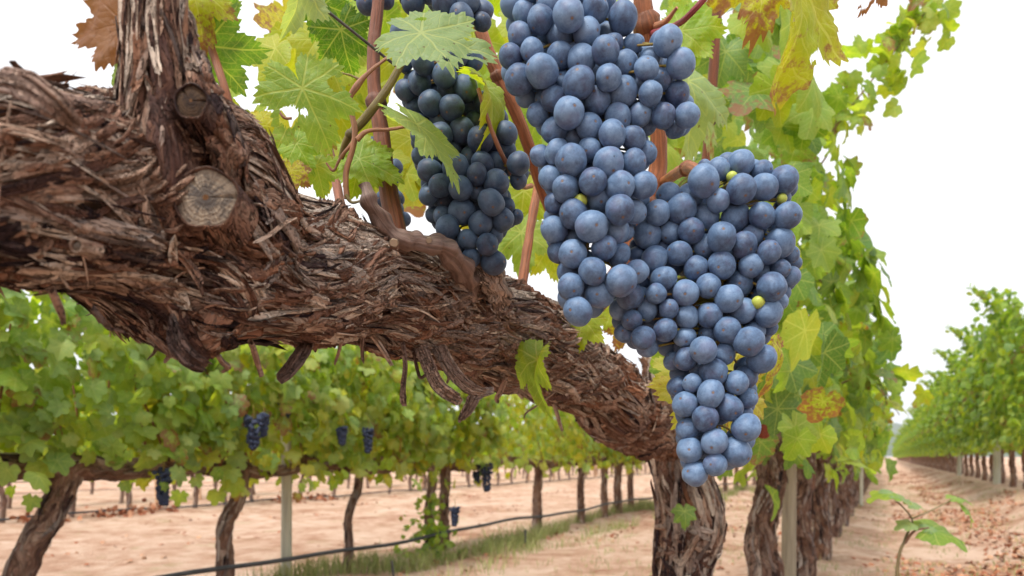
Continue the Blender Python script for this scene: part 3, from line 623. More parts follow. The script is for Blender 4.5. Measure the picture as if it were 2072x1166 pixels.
hleaf(1760, -45, .66, 88, -105, (.35, -.9, .2), .75, 0, .95, .3, .3, .5, .12, 2, [(.05, .55, .2, 1)], label='dry grey-brown leaf with a hole against the sky')
hleaf(1392, 165, .90, 165, -75, (.45, -.75, .45), .45, .9, .25, .5, .3, .9, .14, 1, label='drooping sage-grey leaf behind the right shoulder of grapes')
hleaf(1380, 175, .95, 150, -50, (.2, -.75, .6), .42, .8, .3, .4, .2, .8, .1, 3)
hleaf(252, 48, .375, 150, 186, (0, -1, .0), .9, 0, .98, .2, .1, .25, .10, 0, label='orange-brown dead leaf behind the upright arm')
hleaf(392, -25, .42, 125, -80, (.3, -1, .1), .72, 0, .38, .3, .2, .4, .1, 2, label='yellow leaf with red blotches beside the upright arm')
hleaf(415, 92, .44, 135, -12, (.1, -.75, -.6), .20, .12, .02, .3, .1, .7, .08, 4, label='dark green leaf against the white sky right of the arm')
hleaf(430, 20, .45, 70, 5, (.2, -.6, -.7), .18, .15, .02, .3, .3, .7, .1, 1)
hleaf(258, 120, .41, 100, -105, (-.6, -.7, .2), .38, .3, .05, .3, .3, .5, .1, 1)
hleaf(606, -40, .50, 120, -98, (.85, -.5, .1), .35, .95, .05, .3, .5, .5, .1, 2, label='pale downy leaf hanging edge-on at the top')
hleaf(690, 60, .66, 100, -85, (0, -.85, -.5), .15, .0, .02, .2, .1, .4, .06, 3, label='dark shaded leaf behind the thin wire')
hleaf(655, 10, .68, 95, -70, (0, -.85, -.5), .22, .0, .12, .2, .1, .4, .06, 0)
hleaf(1178, 645, .80, 82, -100, (.1, -1, .2), .62, 0, .10, .2, .2, .4, .1, 1, label='small yellow-green leaf below the middle bunch')
hleaf(1088, 728, .70, 108, -100, (-.5, -.75, .25), .52, .12, .10, .9, .9, .7, .16, 4, label='curled green leaf hanging in front of the arm')
hleaf(1440, 800, .62, 140, 168, (0, -1, .2), .80, .25, .22, .2, .1, .3, .1, 0, label='pale yellow leaf behind the right bunch')
hleaf(1470, 780, .63, 135, -28, (.2, -1, .1), .82, .3, .30, .2, .15, .3, .1, 2)
hleaf(1552, 710, .62, 115, -70, (.8, -.5, .2), .74, .05, .40, .4, .5, .5, .1, 3)
hleaf(1380, 760, .66, 80, 140, (0, -1, .3), .74, .3, .15, .2, .1, .3, .1, 1)
hleaf(1385, 1035, 1.27, 40, -85, (0, -.9, .3), .22, .25, .0, .3, .2, .4, .1, 4, label='small green leaf sprouting on the trunk')
hleaf(545, 315, .46, 90, -115, (-.75, -.6, .1), .40, .6, .05, .3, .5, .4, .1, 1); hleaf(600, 290, .56, 75, -60, (0, -.9, .2), .45, .0, .02, .2, .1, .4, .1, 2)
hleaf(590, 345, .54, 62, -90, (.2, -.9, .1), .75, 0, .45, .2, .1, .4, .1, 3); hleaf(640, 335, .57, 72, -75, (.2, -.9, .1), .52, .2, .05, .2, .1, .4, .1, 0)
hleaf(520, 255, .60, 70, -40, (.2, -.9, .1), .75, 0, .30, .2, .1, .4, .1, 3)
hleaf(1060, 385, .95, 100, -95, (.1, -1, 0), .60, 0, .1, .2, .1, .4, .1, 1); hleaf(1055, 470, .92, 100, -85, (.1, -.9, .2), .50, .25, .08, .2, .15, .5, .1, 2); hleaf(1110, 500, .98, 80, -70, (.1, -1, 0), .70, 0, .1, .2, .1, .4, .1, 4)
hleaf(1185, 540, 1.05, 75, -80, (.1, -1, .1), .68, 0, .1, .2, .1, .4, .1, 1); hleaf(1240, 620, 1.08, 70, -60, (0, -.9, .2), .6, .0, .1, .2, .1, .4, .1, 3); hleaf(1290, 560, 1.10, 80, -100, (0, -.9, .2), .7, .0, .2, .2, .1, .4, .1, 0); hleaf(1265, 655, 1.1, 66, -110, (.2, -.9, .2), .85, .0, .45, .2, .1, .4, .1, 2)
hleaf(1245, 12, .80, 60, -60, (0, -.8, .4), .45, .5, .1, .2, .1, .4, .1, 2)
# further leaves of this vine, filling the space above the arm (polygon boxes x0,x1,y0,y1, number, depth range)
rf = np.random.default_rng(23)
for (x0, x1, y0, y1, cnt, ya, yb, hu, sg) in ((590, 830, -40, 170, 17, .72, .98, (.42, .72), .1), (560, 760, 130, 330, 8, .78, .98, (.5, .8), .1), (740, 860, 250, 400, 6, .80, .95, (.55, .8), .1), (940, 1120, -30, 170, 9, .80, 1.05, (.35, .65), .25),
                                             (1000, 1130, 130, 470, 8, .95, 1.2, (.45, .75), .2), (440, 560, 90, 240, 4, .70, .8, (.5, .7), .1)):
    for _ in range(cnt):
        a = rf.uniform(-130, -50); hleaf(rf.uniform(x0, x1), rf.uniform(y0, y1), rf.uniform(ya, yb), rf.uniform(65, 100), a, (rf.normal(0, .35), -.85, rf.normal(.1, .35)), rf.uniform(*hu), rf.uniform(0, sg), rf.choice([.03, .12, .3], p=[.6, .25, .15]),
                                     rf.uniform(.1, .4), rf.uniform(0, .3), rf.uniform(.1, .8), .10, int(rf.integers(0, 4)), quality=T_MID, lean=rf.normal(0, .3))

# ---------------------------------------------------------------- grape bunches
def sphere_mesh(name, nu, nv, sd, mat):
    rg = np.random.default_rng(sd); th = np.linspace(0, math.pi, nv + 1); ph = np.linspace(0, 2 * math.pi, nu, endpoint=False)
    V = np.stack([np.sin(th)[:, None] * np.cos(ph), np.sin(th)[:, None] * np.sin(ph), np.broadcast_to(np.cos(th)[:, None], (nv + 1, nu))], -1).reshape(-1, 3)
    V = V * (1 + .055 * perlin(V * 1.1 + sd * 3))[:, None]; ax = 1 + rg.uniform(-.05, .05, 3); V = V * ax
    m = MB(); m.add(V, grid_faces(nv + 1, nu, True)[:, ::-1], (0, 0, 0), V)
    o = m.build(name, mat); me = o.data; bpy.data.objects.remove(o); return me
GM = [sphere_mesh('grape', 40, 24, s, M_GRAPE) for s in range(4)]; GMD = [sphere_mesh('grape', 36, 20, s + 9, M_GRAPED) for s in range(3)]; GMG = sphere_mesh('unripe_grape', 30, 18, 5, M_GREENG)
SM = (lambda o=20: None)
def conv(lst, ox, oy, sc): return [(ox + a / sc, oy + b / sc, c / sc, d) for a, b, c, d in lst]
C1 = conv([(598,133,115,0),(785,88,88,1),(405,183,92,1),(220,60,88,2),(465,30,95,1),(250,262,82,1),(190,410,88,1),(342,362,82,.5),(415,512,112,0),(250,580,108,1),(512,310,95,2),(568,430,88,1),(715,275,98,1),(685,440,97,.5),(851,383,98,0),(920,320,84,1),(973,190,108,1.5),(1052,340,72,1.3),(1000,493,92,1),(1158,492,86,0),(1195,400,84,1),(1302,320,97,.5),(1375,507,97,1),(1265,588,78,1.3),(1365,680,88,1.5),(1172,708,84,.5),(1283,828,86,.5),(1450,825,86,.5),(1370,910,75,1.5),(678,615,115,0),(882,580,92,0),(980,695,97,1),(490,730,95,1),(605,820,110,0),(800,750,98,1),(960,870,95,1.2),(1095,830,80,1),(748,900,92,.3),(915,962,101,0),(1065,1005,84,.6),(505,935,92,1),(385,830,80,1.5),(300,700,70,2),(633,1000,75,1.5),(750,1075,82,.5),(1160,900,70,1.6),(1090,300,50,2),(530,590,80,2),(400,680,70,2),(1050,600,75,2),(285,150,80,2),(870,20,65,2),(330,-10,70,1.5),(640,-40,90,1),(1210,610,60,2.2),(815,1450,95,1.7),(845,1385,85,1.9),(790,1420,80,2.1)], 980, 0, 3.534)
C1 += conv([(473,95,95,0),(712,95,93,0),(305,60,65,1.5),(860,105,82,.6),(930,45,72,1.3),(375,50,72,1.2),(350,190,78,1),(447,257,88,.3),(608,238,86,.2),(780,240,90,0),(920,240,78,.6),(375,345,68,1.2),(482,420,92,.5),(388,497,84,.8),(597,493,92,0),(770,410,92,0),(865,395,75,1),(750,520,80,1),(800,520,62,1.5),(683,625,77,.3),(775,658,72,.7),(485,665,86,.6),(410,635,76,1.2),(610,763,86,0),(475,858,84,.4),(650,912,84,.8),(520,1013,87,.3),(790,823,98,0),(880,770,76,1)], 1000, 300, 3.069)
C2 = conv([(830,945,82,.8),(785,995,66,1.2),(570,1000,1,9)][:2], 1000, 300, 3.069)
C2 += conv([(757,247,106,0),(880,145,80,.8),(1000,130,90,1.2),(1165,165,72,1),(1322,222,95,.5),(1187,272,92,.2),(1007,300,103,0),(855,385,80,.5),(680,325,88,.8),(518,345,80,1.5),(443,468,86,.8),(608,435,97,.8),(785,480,97,1.2),(985,490,100,1),(1150,510,90,.8),(1323,483,94,.2),(370,615,90,1.5),(535,610,78,1.8),(663,585,88,.8),(760,690,82,1.2),(880,632,102,0),(1040,692,84,.3),(1200,737,79,.4),(1250,690,102,1.2),(1365,740,62,1.5),(1070,620,78,1.5),(425,770,92,.6),(598,730,86,.5),(300,745,58,1.8),(715,832,86,.4),(893,812,92,0),(1087,818,77,.3),(1160,880,78,1.3),(1290,848,66,.8),(1372,887,67,1),(483,915,84,.2),(800,955,88,.1),(642,1005,96,.1),(1027,935,90,.7),(1237,970,97,0),(1285,1060,62,1),(928,1055,94,0),(410,1040,72,.7),(520,1030,62,1.3),(1050,1130,90,.6),(1200,1150,98,.6),(815,1165,92,.2),(660,1170,78,.4),(585,1120,64,1.3),(505,1120,68,1.5),(340,950,55,1.8),(1320,350,50,1.6),(1100,150,60,1.8),(770,130,48,1.5),(1130,720,60,1.8),(960,760,70,1.8),(1300,600,60,2),(355,1120,85,1.6),(400,1160,80,1.8),(330,1060,70,1.9),(450,1100,75,2)], 1200, 300, 3.43)
C2 += conv([(240,88,64,.4),(310,200,75,0),(340,250,68,.8),(200,160,62,1),(447,147,77,.1),(560,200,68,1),(840,155,79,0),(715,170,64,1.2),(945,232,90,.1),(1010,150,66,.9),(1100,140,45,1.3),(1030,322,90,.3),(670,280,82,0),(815,300,68,.4),(575,325,72,.6),(510,330,58,1.2),(745,410,82,.4),(890,475,76,.2),(955,430,74,1),(620,480,63,.3),(720,548,87,0),(570,607,79,.4),(530,500,62,1),(955,572,64,.8),(840,632,90,.3),(688,695,80,.1),(598,757,75,.5),(940,752,88,.1),(755,840,86,0),(598,890,78,.5),(885,900,96,.4),(743,985,70,.2),(645,1035,82,.4),(945,660,46,1.2),(650,390,56,1.3),(440,40,60,1.4)], 1200, 620, 3.068)
C3 = conv([(1268,105,75,.3),(1165,20,80,.3),(1300,20,68,.5),(1390,50,58,1),(1385,130,52,.8),(990,10,68,.8),(900,190,55,.3),(930,370,48,1),(1040,435,66,.5),(1010,490,66,.7),(1168,465,68,0),(1195,515,70,.5),(1285,540,70,.6),(1082,610,70,0),(1210,645,70,0),(960,540,60,1.2),(980,600,58,1.3),(1148,715,66,.9),(1258,765,75,.3),(1390,640,64,1.2),(1350,710,60,1.2),(1470,710,70,.7),(1378,828,78,0),(1150,830,68,.6),(1035,830,62,.7),(1100,915,60,.6),(1210,900,64,1),(1030,910,62,1),(1020,760,58,1.2),(1237,1020,80,0),(1085,1025,70,.4),(1150,1055,50,.8),(1390,1000,64,.5),(1460,960,65,.7),(1528,820,62,.8),(1520,880,56,1),(1600,975,66,.3),(1600,1055,52,.8),(1365,1065,62,0),(1265,1120,72,0),(1460,1105,72,.2),(1148,1140,62,.4),(1080,1130,54,.9),(1350,1145,54,.7),(1330,620,60,1.3),(1440,870,60,1.2),(1310,940,60,1.4),(1080,-40,70,.8),(1230,330,70,.8),(1110,340,65,.9),(1330,350,60,1.2)], 500, 0, 2.915)
C3 += conv([(545,50,57,0),(620,15,52,.3),(700,50,58,.3),(455,80,50,.4),(405,90,46,.8),(545,158,60,0),(690,135,60,0),(620,100,52,.8),(455,185,46,.7),(415,170,38,1),(483,235,58,0),(630,215,58,0),(728,205,54,.4),(578,290,46,.1),(668,322,50,0),(590,375,46,.4),(695,395,60,.5),(520,320,48,.7),(700,265,44,.8),(755,135,40,1),(798,180,36,1.2)], 700, 360, 2.331)
C4 = conv([(185,105,42,0),(230,160,44,.2),(262,190,38,.5),(240,100,36,.8),(160,140,36,1),(200,40,36,1.2),(210,200,36,.9)], 700, 360, 2.331) + [(757, 297, 17, .6), (775, 300, 15, .9), (785, 360, 16, 1), (770, 330, 15, 1.2), (800, 340, 16, 1.3)]
C5 = [(743, 10, 21, 0), (781, 2, 17, .3), (760, -25, 20, .2), (725, -18, 19, .6), (800, -28, 19, .6), (770, -55, 20, .5), (735, -50, 19, 1), (820, -5, 14, .9)]
def bunch(label, lst, Y0, meshes, axis_pts, extra, top, sd, greens=(), sf=1.0, group='grape bunches hanging from the nearest vine'):
    rg = np.random.default_rng(sd); base = P(*top, Y0 + .03); b = thing('grape_bunch', label, 'grape bunch', base, group)
    dm = 2 * np.mean([g[2] for g in lst]) * Y0 / F
    ax = spline([P(a, c, Y0 + 1.35 * dm) for a, c in axis_pts], 40); items = []
    for (px, py, r, d) in lst:
        Y = Y0 + d * dm * .82; items.append((P(px, py, Y), r * sf * Y / F))
    # grapes on the far side, mirrored about the stalk
    A_ = np.array([[q[0], q[1], q[2]] for q in lst]); cand = []
    for a_ in range(len(A_)):
        dd = np.hypot(A_[:, 0] - A_[a_, 0], A_[:, 1] - A_[a_, 1])
        for b_ in np.where((dd > .8 * A_[a_, 2]) & (dd < 2.6 * A_[a_, 2]))[0]:
            if b_ > a_: cand.append((A_[a_] + A_[b_]) / 2)
    cand = np.array(cand)[rg.permutation(len(cand))]; keep = []
    for q in cand:
        if all(math.hypot(q[0] - k_[0], q[1] - k_[1]) > 0.85 * q[2] for k_ in keep): keep.append(q)
    for (px, py, r) in keep[:extra]:
        Y = Y0 + (2.0 + rg.uniform(-.35, .8)) * dm * .85; items.append((P(px, py, Y), r * .95 * Y / F))
    # nudge apart so neighbours touch instead of passing through each other
    C = np.array([i[0] for i in items]); R = np.array([i[1] for i in items])
    for _ in range(60):
        D = C[:, None] - C[None]; dist = np.linalg.norm(D, axis=-1) + np.eye(len(C)); pen = np.clip((R[:, None] + R[None]) * .88 - dist, 0, None) * (1 - np.eye(len(C)))
        push = (D / dist[..., None] * pen[..., None]) * .25; push = push * np.array([.12, 1.0, .12]); C = C + push.sum(1)
    lim = 100; order = np.argsort(C[:, 1]); rest = MB(); sp = None
    st = MB(); tube(st, ax, [.0022, .0018, .0012], 40, 8, (.5, 0, 0))
    for rank, i in enumerate(order):
        c, r = C[i], R[i]
        k = np.argmin(np.linalg.norm(ax - (c + [0, 0, r * .9]), axis=1)); a = ax[k]; dv = nrm(c - a)
        tube(st, [a, a * .5 + c * .5 + np.array([0, 0, .002]), c - dv * r * .9], [.0011, .0008, .001], 7, 5, (.5, 0, 0), cap=False)
        mdir = nrm(dv * .7 + nrm(rg.normal(0, 1, 3)) * .75 + np.array([0, -.55, -.05])); q = Vector(tuple(mdir)).to_track_quat('Z', 'Y')
        q = q @ Matrix.Rotation(rg.uniform(0, 6.28), 3, 'Z').to_quaternion()
        if rank < lim:
            o = bpy.data.objects.new('grape', meshes[int(rg.integers(0, len(meshes)))]); COL.objects.link(o); o.parent = b
            o.location = tuple(c - base); o.rotation_mode = 'QUATERNION'; o.rotation_quaternion = q; o.scale = tuple(r * (1 + rg.normal(0, .035, 3)))
        else:
            me = meshes[0]; vv = np.empty(len(me.vertices) * 3); me.vertices.foreach_get('co', vv); vv = vv.reshape(-1, 3)
            rest.add(vv * r + c, grid_faces(len(vv) // meshes_nu[me.name], meshes_nu[me.name], True)[:, ::-1], (0, 0, 0), vv)
    if rest.v: tag(rest.build('grapes', meshes[0].materials[0], b), None, None, kind='stuff')
    st.build('stem', M_STEM, b)
    for (px, py, r, d) in greens:
        o = bpy.data.objects.new('unripe_grape', GMG); COL.objects.link(o); o.parent = b; Y = Y0 + d * dm * .8
        o.location = tuple(P(px, py, Y) - base); o.scale = (r * Y / F,) * 3; o['label'] = 'small unripe green grape'
    return b
meshes_nu = {m.name: 40 for m in GM}; meshes_nu.update({m.name: 36 for m in GMD})
bunch('long blue grape bunch hanging in the middle with a shoulder of grapes to its right', C1, .47, GM, [(1150, -20), (1185, 150), (1200, 330), (1190, 480), (1175, 600)], 110, (1170, -40), 1, [(1174, 407, 14, .25)], 1.03)
bunch('big blue grape bunch hanging lowest, on the right', C2, .49, GM, [(1415, 345), (1470, 420), (1460, 560), (1450, 720), (1450, 860), (1430, 930)], 110, (1410, 345), 2, [(1534, 612, 13, .1), (1582, 402, 10, .5), (1481, 358, 11, .3)], 1.03)
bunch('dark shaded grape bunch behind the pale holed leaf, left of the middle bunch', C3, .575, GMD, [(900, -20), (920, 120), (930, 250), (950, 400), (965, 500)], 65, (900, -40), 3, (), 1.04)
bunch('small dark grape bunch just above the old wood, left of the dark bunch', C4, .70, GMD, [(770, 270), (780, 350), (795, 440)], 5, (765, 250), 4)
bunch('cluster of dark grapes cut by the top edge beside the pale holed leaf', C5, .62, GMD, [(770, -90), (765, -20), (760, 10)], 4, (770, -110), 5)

# trellis wire
def along(mb_, L, z, y0, y1, r, n=60, sag=.006, seg=6):
    ys_ = np.linspace(y0, y1, n); pts = np.stack([SL * ys_ - L, ys_, z + sag * np.sin(ys_ * 2.6) + .4 * sag * np.sin(ys_ * 7)], -1); tube(mb_, pts, [r, r], n, seg, (.5, 0, 0))
mb = MB(); along(mb, L0, H + L0 * .80, -.1, 40, .0012, sag=.0); tag(mb.build('trellis_wire', M_WIRE), 'thin dark wire running above the nearest row', 'wire')

# ================================================================ OTHER VINES
def trunk_mb(pts, rad, ns, nth, sd, scale=1.2, nstrip=120, up=(0, -1, 0)):
    wd = Wood(pts, rad, ns, nth, 1.0, twist=1.2, seed=sd, up=up, scale=scale); m = MB(); wd.mesh(m); rg = np.random.default_rng(sd)
    if nstrip: wd.strips(m, nstrip // 2, (.06, .2), (.006, .018), (-.002, .002), rg, (0, 1), .04, 0, pale=.3, K=8, thick=.0014, curl=.5)
    return m
def foliage_mb(rg, n, half, L_w, z0, z1, size, hue, sage, brown, tm, taper=0., droop=.035, shell=.75, Lc=0.):
    """leaf cloud of one vine in local coordinates; rows run along (SL,1)"""
    d = nrm(np.array([SL, 1, 0.])); s = np.array([-d[1], d[0], 0.])
    a = rg.uniform(-half, half, n); zz = z0 + (z1 - z0) * rg.beta(1.3, 1.25, n); side = rg.choice([-1, 1], n)
    wz = L_w * (1 - .45 * np.abs((zz - z0) / (z1 - z0) - .45) ** 1.5 * 2) * (1 + .25 * np.sin(a * 5 + zz * 7)); wz = wz * (1 - taper * np.clip((zz - z0) / (z1 - z0) * 1.6 - .45, 0, 1)); b = side * wz * np.where(rg.random(n) < shell, rg.uniform(.72, 1.08, n), rg.uniform(0, .8, n)) + Lc
    zz = zz + rg.normal(0, .05, n); zz = np.where(rg.random(n) < droop, z0 - rg.random(n) ** 1.5 * .2 * (.4 + .6 * np.sin(a * 9) ** 2), zz); pos = a[:, None] * d + b[:, None] * s + zz[:, None] * np.array([0, 0, 1.])
    nor = side[:, None] * s * 1.0 + np.array([0, 0, .55]) + rg.normal(0, .42, (n, 3)); tip = np.array([0, 0, -1.]) + side[:, None] * s * .35 + rg.normal(0, .5, (n, 3))
    m = MB(); scatter_leaves(m, tm, pos, tip, nor, rg.uniform(*size, n), leaf_tints(n, rg, hue, sage, brown), rg)
    return m
def canes(rg, n, half, z0, z1, base, parent, w_=.1):
    d = nrm(np.array([SL, 1, 0.])); s = np.array([-d[1], d[0], 0.])
    for _ in range(n):
        a = rg.uniform(-half, half); p0 = base + d * a + np.array([0, 0, z0]); p2 = base + d * (a + rg.normal(0, .12)) + s * rg.normal(0, w_) + np.array([0, 0, rg.uniform(z0 + .5 * (z1 - z0), z1)])
        m = MB(); tube(m, [p0, (p0 + p2) / 2 + s * rg.normal(0, .06), p2], [.006, .005, .003], 8, 5, (.34, .14, .06), cap=False); m.build('cane', M_CANE, parent)

# --- near row, beyond the first vine
NR = [(2.48, 0), (3.55, 1), (4.65, 2), (5.75, 0), (6.9, 1), (8.0, 2), (9.1, 0), (10.2, 1), (11.4, 2), (12.6, 0), (13.8, 1), (15.1, 2), (16.4, 0), (17.7, 1), (19.1, 2), (20.6, 0), (22.2, 1), (24.0, 2), (26, 0), (28.2, 1), (30.6, 2), (33.2, 0), (36, 1)]
GN = 'vines along the nearest row'
protoN = []
dR = nrm(np.array([SL, 1, 0.])); sR = np.array([-dR[1], dR[0], 0.])
for k in range(3):
    Y = NR[k][0]; base = rowp(L0, Y, 0); t = thing('grapevine', '', 'grapevine', base, GN); rg = np.random.default_rng(40 + k); B = lambda x, y, z: base + dR * y + sR * x + np.array([0, 0, z])
    lab = ['second grapevine of the nearest row, dark shaggy trunk left of the pale post', 'third grapevine of the nearest row, dark trunk just right of the pale post', 'fourth grapevine of the nearest row, slimmer dark trunk beyond the pale post'][k]; t['label'] = lab
    trunk_mb([B(.02, 0, -.04), B(.0, .02, .2), B(.02, -.01, .4), B(-.01, .02, .6), B(.0, .0, .78)], [.07, .058, .05, .046, .046], 220, 80, 50 + k, 1.0, 260).build('trunk', M_BARKF, t)
    trunk_mb([B(0, -.55, .84), B(.01, -.3, .81), B(0, 0, .76), B(-.01, .3, .80), B(0, .55, .83)], [.035, .042, .05, .042, .032], 160, 50, 60 + k, 1.2, 160, up=(0, 0, 1)).build('cordon', M_BARKF, t)
    m = foliage_mb(rg, 620 if k == 0 else 520, .62, .34, .74, 1.78, (.055, .088), (.12, .62), .3, .12, T_MID, Lc=-.02, taper=.62); m2 = MB()
    for i, v in enumerate(m.v): m.v[i] = v + base
    m.build('foliage', M_LEAF, t)
    canes(rg, 9, .55, .82, 1.75, base, t); protoN.append(t)
for Y, k in NR[3:]:
    lab = 'grapevine further along the nearest row, half hidden behind its neighbours'
    copy_tree(protoN[k], rowp(L0, Y, 0), lab, 0, (1, 1, random.uniform(.92, 1.05)), GN, NOC)
# a long shoot reaching into the sky and some leaves from the second vine that lean toward the camera
def shoot(pts, Ys, parent, nleaf, size, hue, sd, spread=.05):
    rg = np.random.default_rng(sd); c = spline([P(a, b, y) for (a, b), y in zip(pts, Ys)], 60); m = MB(); tube(m, c, [.004, .003, .0015], 60, 6, (.25, .15, .05)); st = m.build('shoot', M_CANE, parent)
    u = np.linspace(0, 59, nleaf).astype(int); pos = c[u] + rg.normal(0, spread, (nleaf, 3)); m = MB()
    scatter_leaves(m, T_MID, pos, rg.normal(0, .7, (nleaf, 3)) + np.array([.1, 0, -.5]), rg.normal(0, .6, (nleaf, 3)) + np.array([.2, -.7, .3]), rg.uniform(*size, nleaf), leaf_tints(nleaf, rg, hue, .35, .06), rg); m.build('shoot_leaves', M_LEAF, st)
V2, V3, V4 = protoN
shoot([(1590, 480), (1640, 330), (1720, 220), (1790, 130), (1850, 50), (1885, 15)], [2.3] * 6, V2, 130, (.035, .065), (.35, .65), 5, .05)
shoot([(1640, 360), (1680, 300), (1700, 200)], [2.3] * 3, V2, 16, (.05, .08), (.35, .6), 6, .08)
shoot([(1650, 560), (1700, 600), (1770, 640), (1800, 690)], [2.4] * 4, V2, 16, (.05, .085), (.3, .6), 7, .07)
shoot([(1660, 800), (1720, 770), (1780, 780), (1820, 840)], [2.5] * 4, V2, 12, (.06, .1), (.35, .65), 8, .05)
# leaves of the first and second vine behind the right bunch
rg = np.random.default_rng(77); m = MB(); n = 270
px = rg.uniform(1340, 1670, n); py = rg.uniform(-40, 900, n); Yy = rg.uniform(1.15, 2.0, n)
pos = np.array([P(a, b, c) for a, b, c in zip(px, py, Yy)]); ok = (px < 1640 + .06 * py)
pos = pos[ok]; n = len(pos)
scatter_leaves(m, T_MID, pos, np.array([0, -.1, -1.]) + rg.normal(0, .5, (n, 3)), np.array([.1, -.9, .4]) + rg.normal(0, .4, (n, 3)), rg.uniform(.055, .092, n), leaf_tints(n, rg, (.12, .68), .35, .15), rg)
m.build('foliage', M_LEAF, vine)
n = 46; pos = np.array([P(a, b, c) for a, b, c in zip(rg.uniform(540, 1130, n), rg.uniform(-60, 430, n), rg.uniform(.95, 1.35, n))]); m = MB()
scatter_leaves(m, T_MID, pos, np.array([0, -.1, -1.]) + rg.normal(0, .5, (n, 3)), np.array([.1, -.9, .3]) + rg.normal(0, .4, (n, 3)), rg.uniform(.05, .08, n), leaf_tints(n, rg, (.4, .85), .15, .12), rg)
m.build('foliage', M_LEAF, vine)
# pale post in the nearest row
def post(L, Y, r, z1, label, group=None, mat=M_POST, sd=0):
    b = rowp(L, Y, 0); m = MB(); tube(m, [b + [0, 0, -.1], b + [.004, 0, z1 * .5], b + [0, 0, z1]], [r * 1.05, r, r * .97], 40, 20, (.5, 0, 0), rough=r * .08, rs=30)
    return tag(m.build('post', mat, at=b), label, 'post', group)
post(L0, 3.02, .030, 1.8, 'pale weathered post between dark trunks of the nearest row', mat=M_POST2)
post(L0 - .1, 9.5, .022, 1.7, 'thin tan post at the end of sight beside the track')

# --- left row
GL = 'vines along the left row'; LL = 3.1; protoL = []
tops = {}
lv = [(-20, 140, .06, 'leftmost grapevine of the left row, thick trunk leaning right'), (440, 500, .046, 'left row grapevine with crooked trunk left of the round post'), (695, 745, .028, 'left row grapevine with thin slanting trunk right of the round post'),
      (868, 880, .040, 'left row grapevine with leafy shoots around its trunk base'), (897, 905, .045, None), (1085, 1098, .05, None), (1175, 1178, .045, None), (1222, 1228, .045, None), (1250, 1250, .055, None), (1276, 1274, .045, None)]
words = ['with straight trunk and a red leaf at its foot', 'with trunk leaning slightly right', 'with pale topped trunk', 'with thin curved trunk', 'with thick straight trunk', 'beside the old arm\'s knobbly elbow']
for i, (bx, tx, r, lab) in enumerate(lv):
    Y = LL * F / (VPX - bx); base = rowp(LL, Y, 0); rg = np.random.default_rng(90 + i)
    t = thing('grapevine', lab or 'left row grapevine ' + words[i - 4], 'grapevine', base, GL)
    dx = (tx - bx) / F * Y; X = lambda x, z: base + dR * x + np.array([0, 0, z])
    nz = .62 if i else .64; hi = i < 4
    wob = .05 if i in (1, 2) else .02
    trunk_mb([X(0, -.05), X(dx * .15 + wob * .5, .15), X(dx * .5 - wob * .6, .35), X(dx * .75 + wob * .3, .5), X(dx, nz + .03)], [r * 1.05, r * .86, r * .8, r * .76, r * .86], 150 if hi else 80, 56 if hi else 32, 100 + i, min(1.0, r * 13), 140 if hi else 50).build('trunk', M_BARKF, t)
    nxt = LL * F / (VPX - lv[i + 1][0]) if i + 1 < len(lv) else Y + .55; half = max(.45, (nxt - Y) * .62)
    trunk_mb([X(dx - half, nz + .06), X(dx - half * .5, nz + .02), X(dx, nz + .01), X(dx + half * .5, nz + .0), X(dx + half, nz + .03)], list(np.array([.032, .043, .052, .041, .03]) * (1 if i == 0 else .72)), 130, 36, 120 + i, 1.0, 110, up=(0, 0, 1)).build('cordon', M_BARKF, t)
    m = foliage_mb(rg, 1100 if hi else 650, half * 1.05, .26, nz + .07, 1.36, (.036, .084), (.30, .66) if i == 0 else (.34, .80), .6, .08, T_MID, shell=.65, droop=.05)
    for q_, v in enumerate(m.v): m.v[q_] = v + base + dR * dx
    m.build('foliage', M_LEAF, t)
    canes(rg, 7 if hi else 3, half, nz, 1.3, base + dR * dx, t, .12); protoL.append(t)
    if i == 3:
        n = 170; pos = base + np.stack([rg.normal(0, .09, n), rg.normal(-.06, .07, n), np.abs(rg.normal(.0, .24, n))], -1) * np.array([1, 1, 1]); m = MB()
        scatter_leaves(m, T_MID, pos, rg.normal(0, .6, (n, 3)) + [0, -.2, -.5], rg.normal(0, .5, (n, 3)) + [0, -.7, .6], rg.uniform(.025, .05, n), leaf_tints(n, rg, (.2, .6), .3, .05), rg)
        m.build('foliage', M_LEAF, t)
Yc = LL * F / (VPX - 1276)
copy_tree(protoL[1], rowp(LL, 1.72, 0), 'grapevine of the left row cut by the left edge', 0, (1, 1, 1), GL)
for i in range(22):
    Yc += 1.0; copy_tree(protoL[5 + i % 5], rowp(LL, Yc, 0), 'far grapevine at the distant end of the left row', 0, (1, 1, random.uniform(.95, 1.06)), GL, NOC)
post(LL + .03, LL * F / (VPX - 590), .027, .95, 'round pale greenish post standing in the left row')
mb = MB(); along(mb, LL - .1, .175, -.5, 26, .0115, 160, .012, 8); tag(mb.build('drip_pipe', M_PIPE), 'dark irrigation pipe strung along the left row above the soil', 'pipe')
mb = MB(); along(mb, LL, .60, 0, 30, .0016, 60, .003, 5); tag(mb.build('trellis_wire', M_WIRE), 'thin wire under the foliage of the left row', 'wire')
mb = MB(); tube(mb, [P(797, 1175, 3.9), P(795, 1155, 3.9), P(793, 1135, 3.9)], [.006, .007, .007], 6, 8); tag(mb.build('pipe_stake', M_PIPE, at=P(797, 1175, 3.9)), 'short black stake in the grass below the pipe', 'stake', 'short black stakes')
mb = MB(); tube(mb, [P(1063, 1100, 5.2), P(1063, 1085, 5.2), P(1063, 1072, 5.2)], [.008, .009, .009], 6, 8); tag(mb.build('pipe_stake', M_PIPE, at=P(1063, 1100, 5.2)), 'short black stake beside the trunk right of the leafy vine', 'stake', 'short black stakes')

